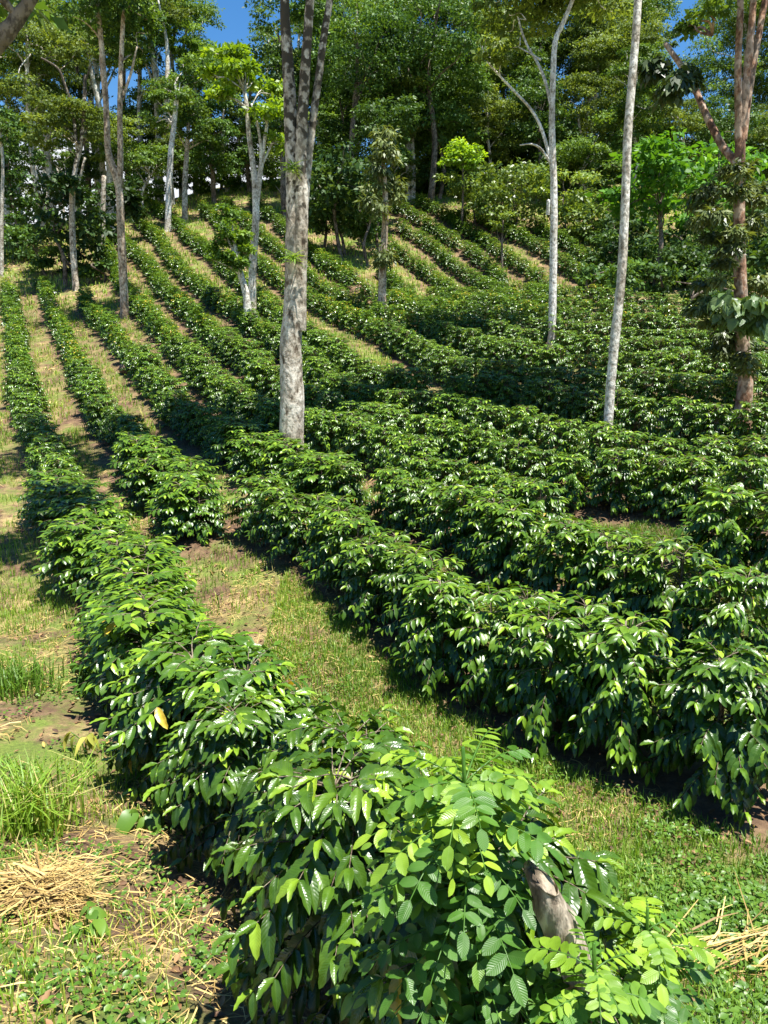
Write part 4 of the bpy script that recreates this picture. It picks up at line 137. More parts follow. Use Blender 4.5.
# ---------------------------------------------------------------- terrain height (thin plate through control points estimated from image pixels and assumed depths)
_P=np.array(CTRL); _S=10.0
def _phi(r2): return .5*r2*np.log(np.maximum(r2,1e-12))
def _fit():
    X=_P[:,:2]/_S; n=len(X); A=np.zeros((n+3,n+3))
    A[:n,:n]=_phi(((X[:,None]-X[None])**2).sum(-1))+.02*np.eye(n)
    A[:n,n]=1; A[:n,n+1:]=X; A[n,:n]=1; A[n+1:,:n]=X.T
    b=np.zeros(n+3); b[:n]=_P[:,2]
    return np.linalg.solve(A,b)
_W=_fit()
def H(x,y):
    x=np.asarray(x,float); y=np.asarray(y,float)
    cx=np.clip(x,-36,34); cy=np.clip(y,-7,64)
    z=np.zeros(np.broadcast(x,y).shape)+_W[-3]+_W[-2]*cx/_S+_W[-1]*cy/_S
    for k in range(len(_P)):
        z=z+_W[k]*_phi((cx/_S-_P[k,0]/_S)**2+(cy/_S-_P[k,1]/_S)**2)
    out=np.maximum(y-cy,0)
    return z-.16*np.minimum(out,80)-.05*np.minimum(np.abs(x-cx),60)

def vnoise(x,y,seed=0):
    """smooth value noise 0..1"""
    q=rs(seed).rand(64,64); xi=np.floor(x).astype(int); yi=np.floor(y).astype(int)
    fx=x-xi; fy=y-yi; fx=fx*fx*(3-2*fx); fy=fy*fy*(3-2*fy)
    g=lambda a,b:q[a%64,b%64]
    return (g(xi,yi)*(1-fx)+g(xi+1,yi)*fx)*(1-fy)+(g(xi,yi+1)*(1-fx)+g(xi+1,yi+1)*fx)*fy

ROWPTS=np.concatenate([np.array(r) for r in ROWS.values()])
def rowdist(x,y):
    d=np.full(len(x),9e9)
    for r in ROWS.values():
        r=np.array(r); a=r[:-1]; b=r[1:]
        for k in range(len(a)):
            e=b[k]-a[k]; L=e@e+1e-9
            t=np.clip(((x-a[k,0])*e[0]+(y-a[k,1])*e[1])/L,0,1)
            d=np.minimum(d,np.hypot(x-a[k,0]-t*e[0],y-a[k,1]-t*e[1]))
    return d

# ---------------------------------------------------------------- materials
def nodes(name):
    m=bpy.data.materials.new(name); m.use_nodes=True; nt=m.node_tree; nt.nodes.clear()
    return m,nt
def N(nt,t,**kw):
    n=nt.nodes.new(t)
    for k,v in kw.items():
        if k.startswith('i_'):
            key=k[2:]; key=int(key) if key.isdigit() else key.replace('_',' ')
            n.inputs[key].default_value=v
        else: setattr(n,k,v)
    return n
def L(nt,a,b): nt.links.new(a,b)
def ramp(nt,fac,stops):
    r=N(nt,'ShaderNodeValToRGB'); e=r.color_ramp.elements
    while len(e)>1: e.remove(e[-1])
    for i,(p,c) in enumerate(stops):
        x=e[0] if i==0 else e.new(p)
        x.position=p; x.color=(*c,1)
    L(nt,fac,r.inputs[0]); return r.outputs[0]
def mixc(nt,fac,a,b,mode='MIX'):
    n=N(nt,'ShaderNodeMix',data_type='RGBA',blend_type=mode)
    for s,v in ((n.inputs[0],fac),(n.inputs[6],a),(n.inputs[7],b)):
        if hasattr(v,'links') or hasattr(v,'is_linked'): L(nt,v,s)
        elif isinstance(v,(int,float)): s.default_value=v
        else: s.default_value=(*v,1)
    return n.outputs[2]

def leaf_mat(name, stops, rough=.4, transl=.3, tcol=1.9, spec=.5, veins=0, objvar=.25, coat=0.0):
    m,nt=nodes(name)
    at=N(nt,'ShaderNodeAttribute',attribute_name='tint')
    col=ramp(nt,at.outputs['Fac'],stops)
    oi=N(nt,'ShaderNodeObjectInfo')
    hs=N(nt,'ShaderNodeHueSaturation')
    mr=N(nt,'ShaderNodeMapRange',i_3=1-objvar,i_4=1+objvar); L(nt,oi.outputs['Random'],mr.inputs[0])
    L(nt,mr.outputs[0],hs.inputs['Value']); L(nt,col,hs.inputs['Color']); col=hs.outputs[0]
    p=N(nt,'ShaderNodeBsdfPrincipled',i_Roughness=rough); p.inputs['Specular IOR Level'].default_value=spec
    if coat: p.inputs['Coat Weight'].default_value=coat; p.inputs['Coat Roughness'].default_value=.2
    if veins:
        tc=N(nt,'ShaderNodeTexCoord'); sx=N(nt,'ShaderNodeSeparateXYZ'); L(nt,tc.outputs['UV'],sx.inputs[0])
        a=N(nt,'ShaderNodeMath',operation='SUBTRACT',i_1=.5); L(nt,sx.outputs[0],a.inputs[0])
        b=N(nt,'ShaderNodeMath',operation='ABSOLUTE'); L(nt,a.outputs[0],b.inputs[0])
        c=N(nt,'ShaderNodeMath',operation='MULTIPLY_ADD',i_1=-.42); L(nt,b.outputs[0],c.inputs[0]); L(nt,sx.outputs[1],c.inputs[2])
        d=N(nt,'ShaderNodeMath',operation='MULTIPLY',i_1=34.0); L(nt,c.outputs[0],d.inputs[0])
        s=N(nt,'ShaderNodeMath',operation='SINE'); L(nt,d.outputs[0],s.inputs[0])
        ab=N(nt,'ShaderNodeMath',operation='ABSOLUTE'); L(nt,s.outputs[0],ab.inputs[0])
        mid=N(nt,'ShaderNodeMapRange',i_1=0.0,i_2=.035,i_3=0.0,i_4=1.0); L(nt,b.outputs[0],mid.inputs[0])
        h=N(nt,'ShaderNodeMath',operation='MULTIPLY'); L(nt,ab.outputs[0],h.inputs[0]); L(nt,mid.outputs[0],h.inputs[1])
        bp=N(nt,'ShaderNodeBump',i_Strength=veins,i_Distance=.004); L(nt,h.outputs[0],bp.inputs['Height'])
        L(nt,bp.outputs[0],p.inputs['Normal'])
        mv=N(nt,'ShaderNodeMapRange',i_1=0.0,i_2=.03,i_3=.35,i_4=0.0); L(nt,b.outputs[0],mv.inputs[0])
        col=mixc(nt,mv.outputs[0],col,(.13,.22,.05))
    if veins:
        ob=N(nt,'ShaderNodeTexCoord'); bn=N(nt,'ShaderNodeTexNoise',i_Scale=24.0,i_Detail=4.0); L(nt,ob.outputs['Object'],bn.inputs['Vector'])
        col=mixc(nt,.55,col,ramp(nt,bn.outputs['Fac'],[(.34,(.62,.66,.6)),(.5,(1,1,1)),(.68,(1.25,1.2,1.1))]),'MULTIPLY')
        rr=N(nt,'ShaderNodeMapRange',i_1=.35,i_2=.65,i_3=rough*.75,i_4=rough*1.7); L(nt,bn.outputs['Fac'],rr.inputs[0]); L(nt,rr.outputs[0],p.inputs['Roughness'])
    L(nt,col,p.inputs['Base Color'])
    tr=N(nt,'ShaderNodeBsdfTranslucent')
    tm=mixc(nt,1.0,col,(tcol*1.15,tcol,tcol*.35),'MULTIPLY'); L(nt,tm,tr.inputs['Color'])
    ms=N(nt,'ShaderNodeMixShader',i_0=transl); L(nt,p.outputs[0],ms.inputs[1]); L(nt,tr.outputs[0],ms.inputs[2])
    o=N(nt,'ShaderNodeOutputMaterial'); L(nt,ms.outputs[0],o.inputs[0])
    return m

def bark_mat(name, base, light, dark, scale=6.0, patch=.5, stretch=.7, bump=.5, moss=None):
    m,nt=nodes(name)
    tc=N(nt,'ShaderNodeTexCoord'); mp=N(nt,'ShaderNodeMapping'); mp.inputs['Scale'].default_value=(1,1,stretch)
    L(nt,tc.outputs['Object'],mp.inputs[0])
    n1=N(nt,'ShaderNodeTexNoise',i_Scale=scale,i_Detail=6.0,i_Roughness=.65); L(nt,mp.outputs[0],n1.inputs['Vector'])
    n2=N(nt,'ShaderNodeTexNoise',i_Scale=scale*3.1,i_Detail=4.0); L(nt,mp.outputs[0],n2.inputs['Vector'])
    n3=N(nt,'ShaderNodeTexNoise',i_Scale=scale*.32,i_Detail=3.0); L(nt,tc.outputs['Object'],n3.inputs['Vector'])
    c=ramp(nt,n1.outputs['Fac'],[(.38,dark),(.42+.06*patch,base),(.52,light)])
    c2=ramp(nt,n2.outputs['Fac'],[(.42,(.30,.27,.23)),(.52,(1,1,1))])
    c=mixc(nt,.7,c,c2,'MULTIPLY')
    c3=ramp(nt,n3.outputs['Fac'],[(.40,(.62,.55,.45)),(.6,(1.12,1.1,1.05))])
    c=mixc(nt,.8,c,c3,'MULTIPLY')
    if moss:
        sz=N(nt,'ShaderNodeSeparateXYZ'); L(nt,tc.outputs['Object'],sz.inputs[0])
        mr=N(nt,'ShaderNodeMapRange',i_1=moss[0],i_2=moss[1],i_3=-.22,i_4=.12); L(nt,sz.outputs[2],mr.inputs[0])
        n4=N(nt,'ShaderNodeTexNoise',i_Scale=8.0,i_Detail=5.0); L(nt,tc.outputs['Object'],n4.inputs['Vector'])
        sm=N(nt,'ShaderNodeMath',operation='ADD'); L(nt,n4.outputs['Fac'],sm.inputs[0]); L(nt,mr.outputs[0],sm.inputs[1])
        fm=N(nt,'ShaderNodeMapRange',i_1=.46,i_2=.54); L(nt,sm.outputs[0],fm.inputs[0])
        c=mixc(nt,fm.outputs[0],c,(.07,.055,.035))
    p=N(nt,'ShaderNodeBsdfPrincipled',i_Roughness=.9); L(nt,c,p.inputs['Base Color'])
    ad=N(nt,'ShaderNodeMath',operation='ADD'); L(nt,n1.outputs['Fac'],ad.inputs[0]); L(nt,n2.outputs['Fac'],ad.inputs[1])
    bp=N(nt,'ShaderNodeBump',i_Strength=bump,i_Distance=.03); L(nt,ad.outputs[0],bp.inputs['Height']); L(nt,bp.outputs[0],p.inputs['Normal'])
    o=N(nt,'ShaderNodeOutputMaterial'); L(nt,p.outputs[0],o.inputs[0])
    return m

def plain_mat(name, stops, rough=.85, transl=0.0):
    m,nt=nodes(name)
    at=N(nt,'ShaderNodeAttribute',attribute_name='tint'); col=ramp(nt,at.outputs['Fac'],stops)
    p=N(nt,'ShaderNodeBsdfPrincipled',i_Roughness=rough); L(nt,col,p.inputs['Base Color'])
    o=N(nt,'ShaderNodeOutputMaterial')
    if transl:
        tr=N(nt,'ShaderNodeBsdfTranslucent'); L(nt,col,tr.inputs['Color'])
        ms=N(nt,'ShaderNodeMixShader',i_0=transl); L(nt,p.outputs[0],ms.inputs[1]); L(nt,tr.outputs[0],ms.inputs[2]); L(nt,ms.outputs[0],o.inputs[0])
    else: L(nt,p.outputs[0],o.inputs[0])
    return m

def ground_mat():
    m,nt=nodes('ground_soil')
    tc=N(nt,'ShaderNodeTexCoord'); g=tc.outputs['Object']
    def nz(s,d=5.0,r=.6):
        n=N(nt,'ShaderNodeTexNoise',i_Scale=s,i_Detail=d,i_Roughness=r); L(nt,g,n.inputs['Vector']); return n.outputs['Fac']
    soil=ramp(nt,nz(9,8,.7),[(.3,(.05,.028,.016)),(.5,(.14,.08,.042)),(.72,(.26,.165,.09))])
    straw=ramp(nt,nz(34,6,.75),[(.3,(.18,.115,.045)),(.55,(.42,.31,.13)),(.75,(.6,.48,.24))])
    moss=ramp(nt,nz(28,6,.75),[(.3,(.07,.10,.014)),(.55,(.16,.22,.03)),(.75,(.28,.33,.06))])
    f1=N(nt,'ShaderNodeMapRange',i_1=.47,i_2=.62); L(nt,nz(1.9,6,.7),f1.inputs[0])
    f2=N(nt,'ShaderNodeMapRange',i_1=.455,i_2=.60); L(nt,nz(1.25,6,.72),f2.inputs[0])
    c=mixc(nt,f1.outputs[0],soil,straw); c=mixc(nt,f2.outputs[0],c,moss)
    at=N(nt,'ShaderNodeAttribute',attribute_name='tint')   # bare earth under the bushes
    c=mixc(nt,at.outputs['Fac'],c,soil)
    p=N(nt,'ShaderNodeBsdfPrincipled',i_Roughness=.95); L(nt,c,p.inputs['Base Color'])
    bp=N(nt,'ShaderNodeBump',i_Strength=.8,i_Distance=.05); L(nt,nz(26,8,.75),bp.inputs['Height']); L(nt,bp.outputs[0],p.inputs['Normal'])
    o=N(nt,'ShaderNodeOutputMaterial'); L(nt,p.outputs[0],o.inputs[0])
    return m

M={}
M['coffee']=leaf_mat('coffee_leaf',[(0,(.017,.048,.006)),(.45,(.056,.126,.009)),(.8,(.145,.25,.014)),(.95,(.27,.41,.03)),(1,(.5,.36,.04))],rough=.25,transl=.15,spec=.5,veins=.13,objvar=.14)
M['stem']=bark_mat('coffee_stem',(.15,.11,.07),(.26,.22,.16),(.06,.045,.03),scale=20)
M['dark']=leaf_mat('dark_leaf',[(0,(0.026,0.065,0.012)),(.5,(0.057,0.122,0.021)),(1,(0.118,0.206,0.032))],rough=.5,transl=.22,spec=.3)
M['mid']=leaf_mat('mid_leaf',[(0,(0.048,0.102,0.015)),(.5,(0.095,0.176,0.027)),(1,(0.176,0.284,0.040))],rough=.55,transl=.28,spec=.3)
M['olive']=leaf_mat('olive_leaf',[(0,(0.060,0.097,0.017)),(.5,(0.121,0.183,0.032)),(1,(0.222,0.291,0.054))],rough=.55,transl=.28,spec=.3)
M['yellow']=leaf_mat('yellow_green_leaf',[(0,(.09,.17,.01)),(.5,(.17,.30,.014)),(1,(.27,.40,.03))],rough=.42,transl=.38)
M['bright']=leaf_mat('bright_leaf',[(0,(0.034,0.102,0.010)),(.5,(0.072,0.192,0.017)),(1,(0.144,0.312,0.026))],rough=.5,transl=.32,spec=.25)
M['broad']=leaf_mat('broad_leaf',[(0,(0.019,0.048,0.012)),(.5,(0.041,0.090,0.019)),(1,(0.090,0.150,0.036))],rough=.5,transl=.2,spec=.25)
M['shrub']=leaf_mat('shrub_leaf',[(0,(.05,.09,.012)),(.5,(.11,.175,.024)),(1,(.21,.285,.05))],rough=.42,transl=.25)
M['feathery']=leaf_mat('feathery_leaf',[(0,(.05,.075,.018)),(.5,(.10,.135,.032)),(1,(.17,.2,.055))],rough=.5,transl=.2)
M['bushy']=leaf_mat('bushy_leaf',[(0,(.05,.105,.01)),(.5,(.095,.18,.018)),(1,(.16,.26,.03))],rough=.45,transl=.3)
M['twiggy']=leaf_mat('weeping_leaf',[(0,(.04,.06,.016)),(.5,(.09,.125,.03)),(1,(.17,.20,.06))],rough=.45,transl=.22)
M['vine']=leaf_mat('vine_leaf',[(0,(.05,.10,.03)),(.5,(.11,.2,.06)),(1,(.2,.29,.1))],rough=.35,transl=.25,veins=.4)
M['bigdark']=leaf_mat('hanging_leaf',[(0,(.02,.04,.01)),(.5,(.04,.07,.016)),(1,(.08,.12,.03))],rough=.4,transl=.2)
M['legume']=leaf_mat('legume_leaf',[(0,(.04,.12,.012)),(.5,(.075,.19,.018)),(1,(.27,.42,.03))],rough=.38,transl=.3,veins=.25,objvar=.02)
M['weed']=leaf_mat('weed_leaf',[(0,(.04,.10,.012)),(.5,(.09,.19,.02)),(1,(.2,.32,.04))],rough=.42,transl=.3,objvar=.05)
M['grass']=leaf_mat('grass_blade',[(0,(0.081,0.172,0.014)),(.45,(0.184,0.322,0.028)),(.75,(0.333,0.425,0.057)),(1,(0.575,0.494,0.196))],rough=.5,transl=.3,objvar=.02)
M['straw']=plain_mat('dry_straw',[(0,(.18,.11,.035)),(.5,(.44,.30,.09)),(1,(.68,.52,.20))],rough=.6,transl=.12)
M['litter']=plain_mat('dead_leaf',[(0,(.07,.035,.018)),(.5,(.18,.095,.04)),(.9,(.34,.2,.09)),(1,(.6,.45,.06))],rough=.7,transl=.15)
M['yellowleaf']=plain_mat('yellowed_leaf',[(0,(.16,.25,.03)),(.5,(.42,.42,.06)),(1,(.6,.5,.12))],rough=.55,transl=.3)
M['bark_grey']=bark_mat('grey_white_bark',(.47,.41,.33),(.70,.64,.55),(.14,.10,.065),scale=5.5,patch=.25,moss=(2.8,8.5))
M['bark_pale']=bark_mat('pale_bark',(.58,.55,.48),(.76,.74,.68),(.32,.28,.22),scale=7,patch=.1)
M['bark_white']=bark_mat('white_bark',(.72,.71,.67),(.84,.83,.8),(.5,.47,.41),scale=6,patch=.1)
M['bark_tan']=bark_mat('tan_bark',(.46,.36,.26),(.62,.52,.41),(.22,.15,.1),scale=6)
M['bark_orange']=bark_mat('orange_peeling_bark',(.36,.20,.12),(.50,.39,.31),(.15,.08,.05),scale=5)
M['bark_dark']=bark_mat('dark_bark',(.13,.105,.08),(.24,.2,.16),(.05,.04,.03),scale=6)
M['wood']=bark_mat('weathered_wood',(.23,.19,.14),(.42,.37,.29),(.10,.075,.055),scale=14,stretch=.25)
M['stone']=bark_mat('brown_stone',(.20,.13,.10),(.3,.21,.17),(.09,.06,.05),scale=7,stretch=1)
def simple(name,col,rough=.3):
    m,nt=nodes(name); p=N(nt,'ShaderNodeBsdfPrincipled',i_Roughness=rough)
    nz=N(nt,'ShaderNodeTexNoise',i_Scale=60.0); c=mixc(nt,nz.outputs['Fac'],col,tuple(x*.6 for x in col)); L(nt,c,p.inputs['Base Color'])
    o=N(nt,'ShaderNodeOutputMaterial'); L(nt,p.outputs[0],o.inputs[0]); return m
M['cherry']=simple('coffee_cherry',(.45,.02,.015))

# ---------------------------------------------------------------- setting: ground
def axis(parts):
    a=[]
    for lo,hi,s in parts: a+=list(np.arange(lo,hi,s))
    return np.array(a+[parts[-1][1]])
gx=axis([(-300,-60,40),(-60,-24,2),(-24,-6,.5),(-6,6,.11),(6,24,.5),(24,60,2),(60,300,40)])
gy=axis([(-60,-6,6),(-6,0,.6),(0,13,.11),(13,60,.5),(60,80,2),(80,420,40)])
X,Y=np.meshgrid(gx,gy)
Z=H(X,Y)
near=np.clip(1.4-np.hypot(X,Y-5)/16,0,1)
Z=Z+near*(.07*(vnoise(X*1.7,Y*1.7,1)-.5)+.035*(vnoise(X*5,Y*5,2)-.5)+.02*(vnoise(X*13,Y*13,3)-.5))
def HG(x,y):
    x=np.asarray(x,float); y=np.asarray(y,float); n=np.clip(1.4-np.hypot(x,y-5)/16,0,1)
    return H(x,y)+n*(.07*(vnoise(x*1.7,y*1.7,1)-.5)+.035*(vnoise(x*5,y*5,2)-.5)+.02*(vnoise(x*13,y*13,3)-.5))
ny,nx=X.shape
idx=np.arange(ny*nx).reshape(ny,nx)
F=np.stack([idx[:-1,:-1],idx[:-1,1:],idx[1:,1:],idx[1:,:-1]],-1).reshape(-1,4)
rd=np.full(X.size,9.); sel=(np.abs(X)<26)&(Y>-1)&(Y<60); rd[sel.ravel()]=rowdist(X[sel],Y[sel])
bare=np.clip(1.25-rd/.55,0,1)
me=mesh_np('ground',np.stack([X,Y,Z],-1).reshape(-1,3),F,ground_mat(),tint=bare)
kind(link('ground',me),'structure')

# ---------------------------------------------------------------- coffee bushes
def coffee(seed, lod):
    q=rs(seed); leaves=Acc(); st=Acc()
    tpl={0:leaf_template(5,9,ratio=.36,droop=.34,fold=.48,wave=.035),1:leaf_template(3,5,ratio=.36,droop=.3,fold=.45,wave=.0),2:leaf_template(3,3,ratio=.5,droop=.25,fold=.35,wave=0)}[lod]
    Hh=1.04
    step={0:.0225,1:.023,2:.030}[lod]
    P=[];A=[];Nn=[];S=[];T=[]
    nst=2
    tops=[]
    for k in range(nst):
        az=q.rand()*6.28; lean=.10+.08*q.rand(); off=.05
        b=np.array([math.cos(az)*off,math.sin(az)*off,-.12]); t=np.array([math.cos(az)*lean,math.sin(az)*lean,Hh*(.9+.12*q.rand())])
        tube(st,[b,(b+t)/2+q.randn(3)*.01,t],[.019,.014,.006],sides=6 if lod<2 else 4); tops.append((b,t))
    zs=np.arange(.27 if lod==0 else .2,Hh,step)
    for z in zs:
        b,t=tops[q.randint(nst)]
        f=z/Hh; org=b+(t-b)*min(1,(z+.12)/(t[2]+.12))
        az0=q.rand()*6.28
        for s in range(3):
            az=az0+s*2.09+q.randn()*.3
            Lb=((.40,.37,.37)[lod]*math.sin(PI*min(1,.30+.62*f))**.8+.03)*(.8+.35*q.rand())
            if lod==2: Lb*=.9
            dirv=np.array([math.cos(az),math.sin(az),0.]); side=np.array([-dirv[1],dirv[0],0])
            rise=.22+.5*f; fall=.6-.25*f
            nn=7
            tt=np.linspace(0,1,nn)
            pts=org+np.outer(tt*Lb,dirv)+np.outer(Lb*(rise*tt-fall*tt*tt),[0,0,1])+np.outer(.06*Lb*(tt**2)*q.randn(),side)
            if lod<2: tube(st,pts,np.linspace(.004,.0016,nn),sides=4,cap=False)
            sp={0:.05,1:.05,2:.062}[lod]
            n=max(2,int(Lb*.82/sp))
            for i in range(n):
                u=1-(i/n)*.8
                k=u*(nn-1); k0=min(nn-2,int(k)); p=pts[k0]+(pts[k0+1]-pts[k0])*(k-k0)
                tang=unit(pts[k0+1]-pts[k0])
                for sg in (-1,1):
                    dn=.05+.4*q.rand()+.75*(1-f)
                    a=tang*(.55+.25*q.rand())+side*sg*(.62+.3*q.rand())+np.array([0,0,-dn+.15*f])
                    nrm=np.array([0,0,1.])+dirv*.3+side*sg*.15+q.randn(3)*.24
                    P.append(p);A.append(a);Nn.append(nrm)
                    young=i==0; old=q.rand()<(.004,.002,.0005)[lod]
                    S.append((.128,.12,.13)[lod]*(.75+.45*q.rand())*(.72 if young else 1))
                    T.append(np.clip((.78 if young and q.rand()<(.22 if lod==0 else .36) else (.08 if lod==0 else .22)+.34*q.rand())+.3*(f-.45)+.06*q.randn(),0,.95) if not old else 1.0)  # tint also climbs with height: sunlit tops and shaded flanks put into leaf colour
            # end leaf pair straight on
            P.append(pts[-1]);A.append(tang+np.array([0,0,-.1]));Nn.append(np.array([0,0,1.])+q.randn(3)*.2);S.append(.09);T.append(.82 if q.rand()<.3 else .5)
    for b,t in tops:
        for i in range(8 if lod<2 else 5):
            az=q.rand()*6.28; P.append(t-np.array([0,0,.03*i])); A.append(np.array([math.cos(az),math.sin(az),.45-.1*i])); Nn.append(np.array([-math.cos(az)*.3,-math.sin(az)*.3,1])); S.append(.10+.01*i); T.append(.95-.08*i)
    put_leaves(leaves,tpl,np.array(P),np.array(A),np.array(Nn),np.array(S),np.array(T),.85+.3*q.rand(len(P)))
    return leaves.mesh('coffee_foliage',M['coffee']),st.mesh('coffee_stem',M['stem'])

CF={l:[coffee(10*l+k+1,l) for k in range(n)] for l,n in ((0,3),(1,5),(2,5))}
ROWNAME={
'A':'row that ends at the leaning stump','R1':'short row ending left of the forked trunk',
'B':'row along far side of grass path','R2':'row in front of the forked trunk',
'R3':'row just behind the forked trunk','S3':'short row beyond the sunny bare patch','D':'second row behind the forked trunk',
'E':'row before the leaning slim trunk','F':'row just behind the leaning slim trunk',
'G':'second row behind the leaning slim trunk','H':'row before the short fluffy tree',
'I':'row just before the white branching trunk','J':'row just behind the white branching trunk',
'K':'third row below the terrace top','L':'second row below the terrace top','M':'topmost row of the flat terrace',
'H4':'first short row of the back slope','H3':'second short row of the back slope','H2':'third row of the back slope',
'H1':'fourth row of the back slope','H0':'fifth row of the back slope','HN':'sixth row of the back slope','HO':'last row of the back slope',
'X1':'short row below the broad-leaved tree'}
def ordn(n): return f"{n}{'th' if 10<=n%100<=20 else {1:'st',2:'nd',3:'rd'}.get(n%10,'th')}"
q=rs(99); bushes=[]
F_=773.0; TH=math.radians(13.5)
def inview(x,y,z):
    d=y*math.cos(TH)-z*math.sin(TH); u=y*math.sin(TH)+z*math.cos(TH)
    if d<.3: return False
    return abs(x/d*F_)<384+300/d and -(u/d)*F_<512+420/d
for key,pts in ROWS.items():
    r=np.array(pts)[::-1]; n=0
    seg=np.hypot(*np.diff(r,axis=0).T); t=np.r_[0,seg.cumsum()]
    for s in np.arange(.0 if key=='A' else .15,t[-1]+.01,.64 if key in ('A','B','R1','R2') else .56):
        x=np.interp(s,t,r[:,0])+q.randn()*.06; y=np.interp(s,t,r[:,1])+q.randn()*.06
        if q.rand()<.035 and y>6.5 and key not in ('A','B'): continue
        z=float(H(x,y))
        if not inview(x,y,z+.7): continue
        n+=1; bushes.append([math.hypot(x,y),key,n,x,y,z])
bushes.sort(key=lambda b:b[0])
first={}
far=Acc()
for i,(d,key,n,x,y,z) in enumerate(bushes):
    cr=np.interp(y,[5,10],[1.08,.84])/1.10; v_=(.95+.1*q.rand()) if y<15 else (.9+.18*q.rand())
    sz=cr*v_*(.97+.08*q.rand()); s=v_*(.84 if d<3.2 else .93 if d<4.0 else 1.08 if d<4.6 else 1.30 if key=='A' and d<14 else 1.2 if key in('R1','R2') and 10<d<15 and x<-.5 else 1.0 if d<9.5 else .84 if (x>-1.5 and y<32) else .86 if y<30 else .82); rz=q.rand()*6.28
    lod=0 if d<5.2 else 1 if d<25 else 2
    if i<300:
        fm,sm=CF[lod][q.randint(len(CF[lod]))]
        tone=''
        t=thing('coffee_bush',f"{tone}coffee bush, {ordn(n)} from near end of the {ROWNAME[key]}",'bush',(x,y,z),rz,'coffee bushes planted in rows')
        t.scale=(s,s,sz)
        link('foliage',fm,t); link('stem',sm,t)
        if i==0: first['near']=t
    else:
        fm,sm=CF[2][q.randint(len(CF[2]))]
        far_list=first.setdefault('far',[]); far_list.append((fm,x,y,z,rz,s,sz))
def joined(lst):
    acc=Acc()
    for fm,x,y,z,rz,s,sz in lst:
        nv=len(fm.vertices); co=np.empty(nv*3,np.float32); fm.vertices.foreach_get('co',co); co=co.reshape(-1,3)
        fi=np.empty(len(fm.loops),np.int32); fm.loops.foreach_get('vertex_index',fi); fi=fi.reshape(-1,4)
        tn=np.empty(nv,np.float32); fm.attributes['tint'].data.foreach_get('value',tn)
        c,sn=math.cos(rz),math.sin(rz); v=co*np.array([s,s,sz]); v=np.stack([v[:,0]*c-v[:,1]*sn+x,v[:,0]*sn+v[:,1]*c+y,v[:,2]+z],-1)
        uv=np.tile(np.array([.3,.5]),(nv,1))
        acc.add(v,fi,uv,np.clip(tn+q.randn()*.06,0,1))
    return acc
if first.get('far'):
    o=link('coffee_bushes',joined(first['far']).mesh('far_coffee',M['coffee'])); kind(o,'stuff')
    o['label']='distant rows of dark green coffee bushes on the upper slope'; o['category']='coffee bushes'
nb=first['near']
# one ripe cherry low on the bush nearest the camera
def ball(c,r,n=10):
    a=Acc(); th=np.linspace(0,PI,n); pts=np.stack([np.zeros(n),np.zeros(n),-np.cos(th)*r],-1)+np.array(c); tube(a,pts,np.maximum(np.sin(th)*r,.0004),sides=12,cap=False); return a
nb_inv=nb.matrix_basis.inverted()
ch=link('cherry',ball((0,0,0),.008).mesh('cherry',M['cherry']),nb)
ch.location=nb_inv@Vector(CHERRY); ch['label']='ripe red coffee cherry'

# ---------------------------------------------------------------- trees
M['fine']=M['mid']
STY={ 'fine':(DIA,.105,.8,.5,.42), # template, leaf size, density, clump flatness, clump radius share
'dark':(DIA,.21,1.0,.6,.36),'mid':(DIA,.19,1.0,.5,.34),'olive':(DIA,.17,1.0,.42,.34),'yellow':(DIA,.2,1.5,.6,.5),
'bright':(DIA,.34,.8,.5,.3),'broad':(DIA,.33,.8,.6,.34),'shrub':(DIA,.24,1.0,.7,.36),'feathery':(SLIM,.26,3.5,1.0,.45),
'bushy':(DIA,.15,2.2,.7,.42),'twiggy':(SLIM,.13,4.2,.8,.34),'vine':(leaf_template(3,4,ratio=.8,droop=.3,base=.35),.2,.28,.8,.5),'bigdark':(DIA,.15,.5,1.1,.5)}
def crown_into(acc, c, rx, rz, style, seed):
    tpl,ls,dens,flat,cs=STY[style]; q=rs(seed); c=np.array(c)
    R=max(rx,rz); big=min(1.0,ls*3.2/max(rx,.2))
    ncl=int(np.clip(14*(rx/1.2),7,46)); ctr=[]
    d=unit(q.randn(ncl,3)); rad=q.rand(ncl)**.4
    cc=d*rad[:,None]*np.array([rx,rx,rz])*(1-.5*cs)
    cr=np.maximum(cs*min(rx,rz*1.7)*(.5+.6*q.rand(ncl)),ls*1.1)
    tot=int(np.clip(dens*190*(rx*rx+rx*rz)*2/(ls/.2)**2*.9,300,26000))
    w=cr**2; cnt=np.maximum(10,(tot*w/w.sum()).astype(int))
    for k in range(ncl):
        n=cnt[k]; dd=unit(q.randn(n,3)); dd[:,2]=np.where(dd[:,2]<-.25,-dd[:,2]*.6,dd[:,2])
        rr=cr[k]*(.45+.6*q.rand(n)**.6)
        # ragged: clump edge pushed in and out
        rr*=1+.35*np.sin(dd[:,0]*5+k)*np.sin(dd[:,1]*4+2*k)
        p=c+cc[k]+dd*rr[:,None]*np.array([1,1,flat])
        out=unit(dd*np.array([1,1,.6])+np.array([0,0,.25]))
        al=unit(out*np.array([1,1,.3])+q.randn(n,3)*.75+np.array([0,0,-.35]))
        if style in('twiggy','feathery'): al=unit(al+np.array([0,0,-.5]))
        if style in('vine','bigdark'): al=unit(al+np.array([0,0,-1.0]))
        nr=unit(dd*.7+np.array([0,0,.8])+q.randn(n,3)*.45)
        t=np.clip(.45+.2*q.randn()+.17*q.randn(n),0,1)
        put_leaves(acc,tpl,p,al,nr,ls*(.65+.6*q.rand(n)),t)
    return c+cc
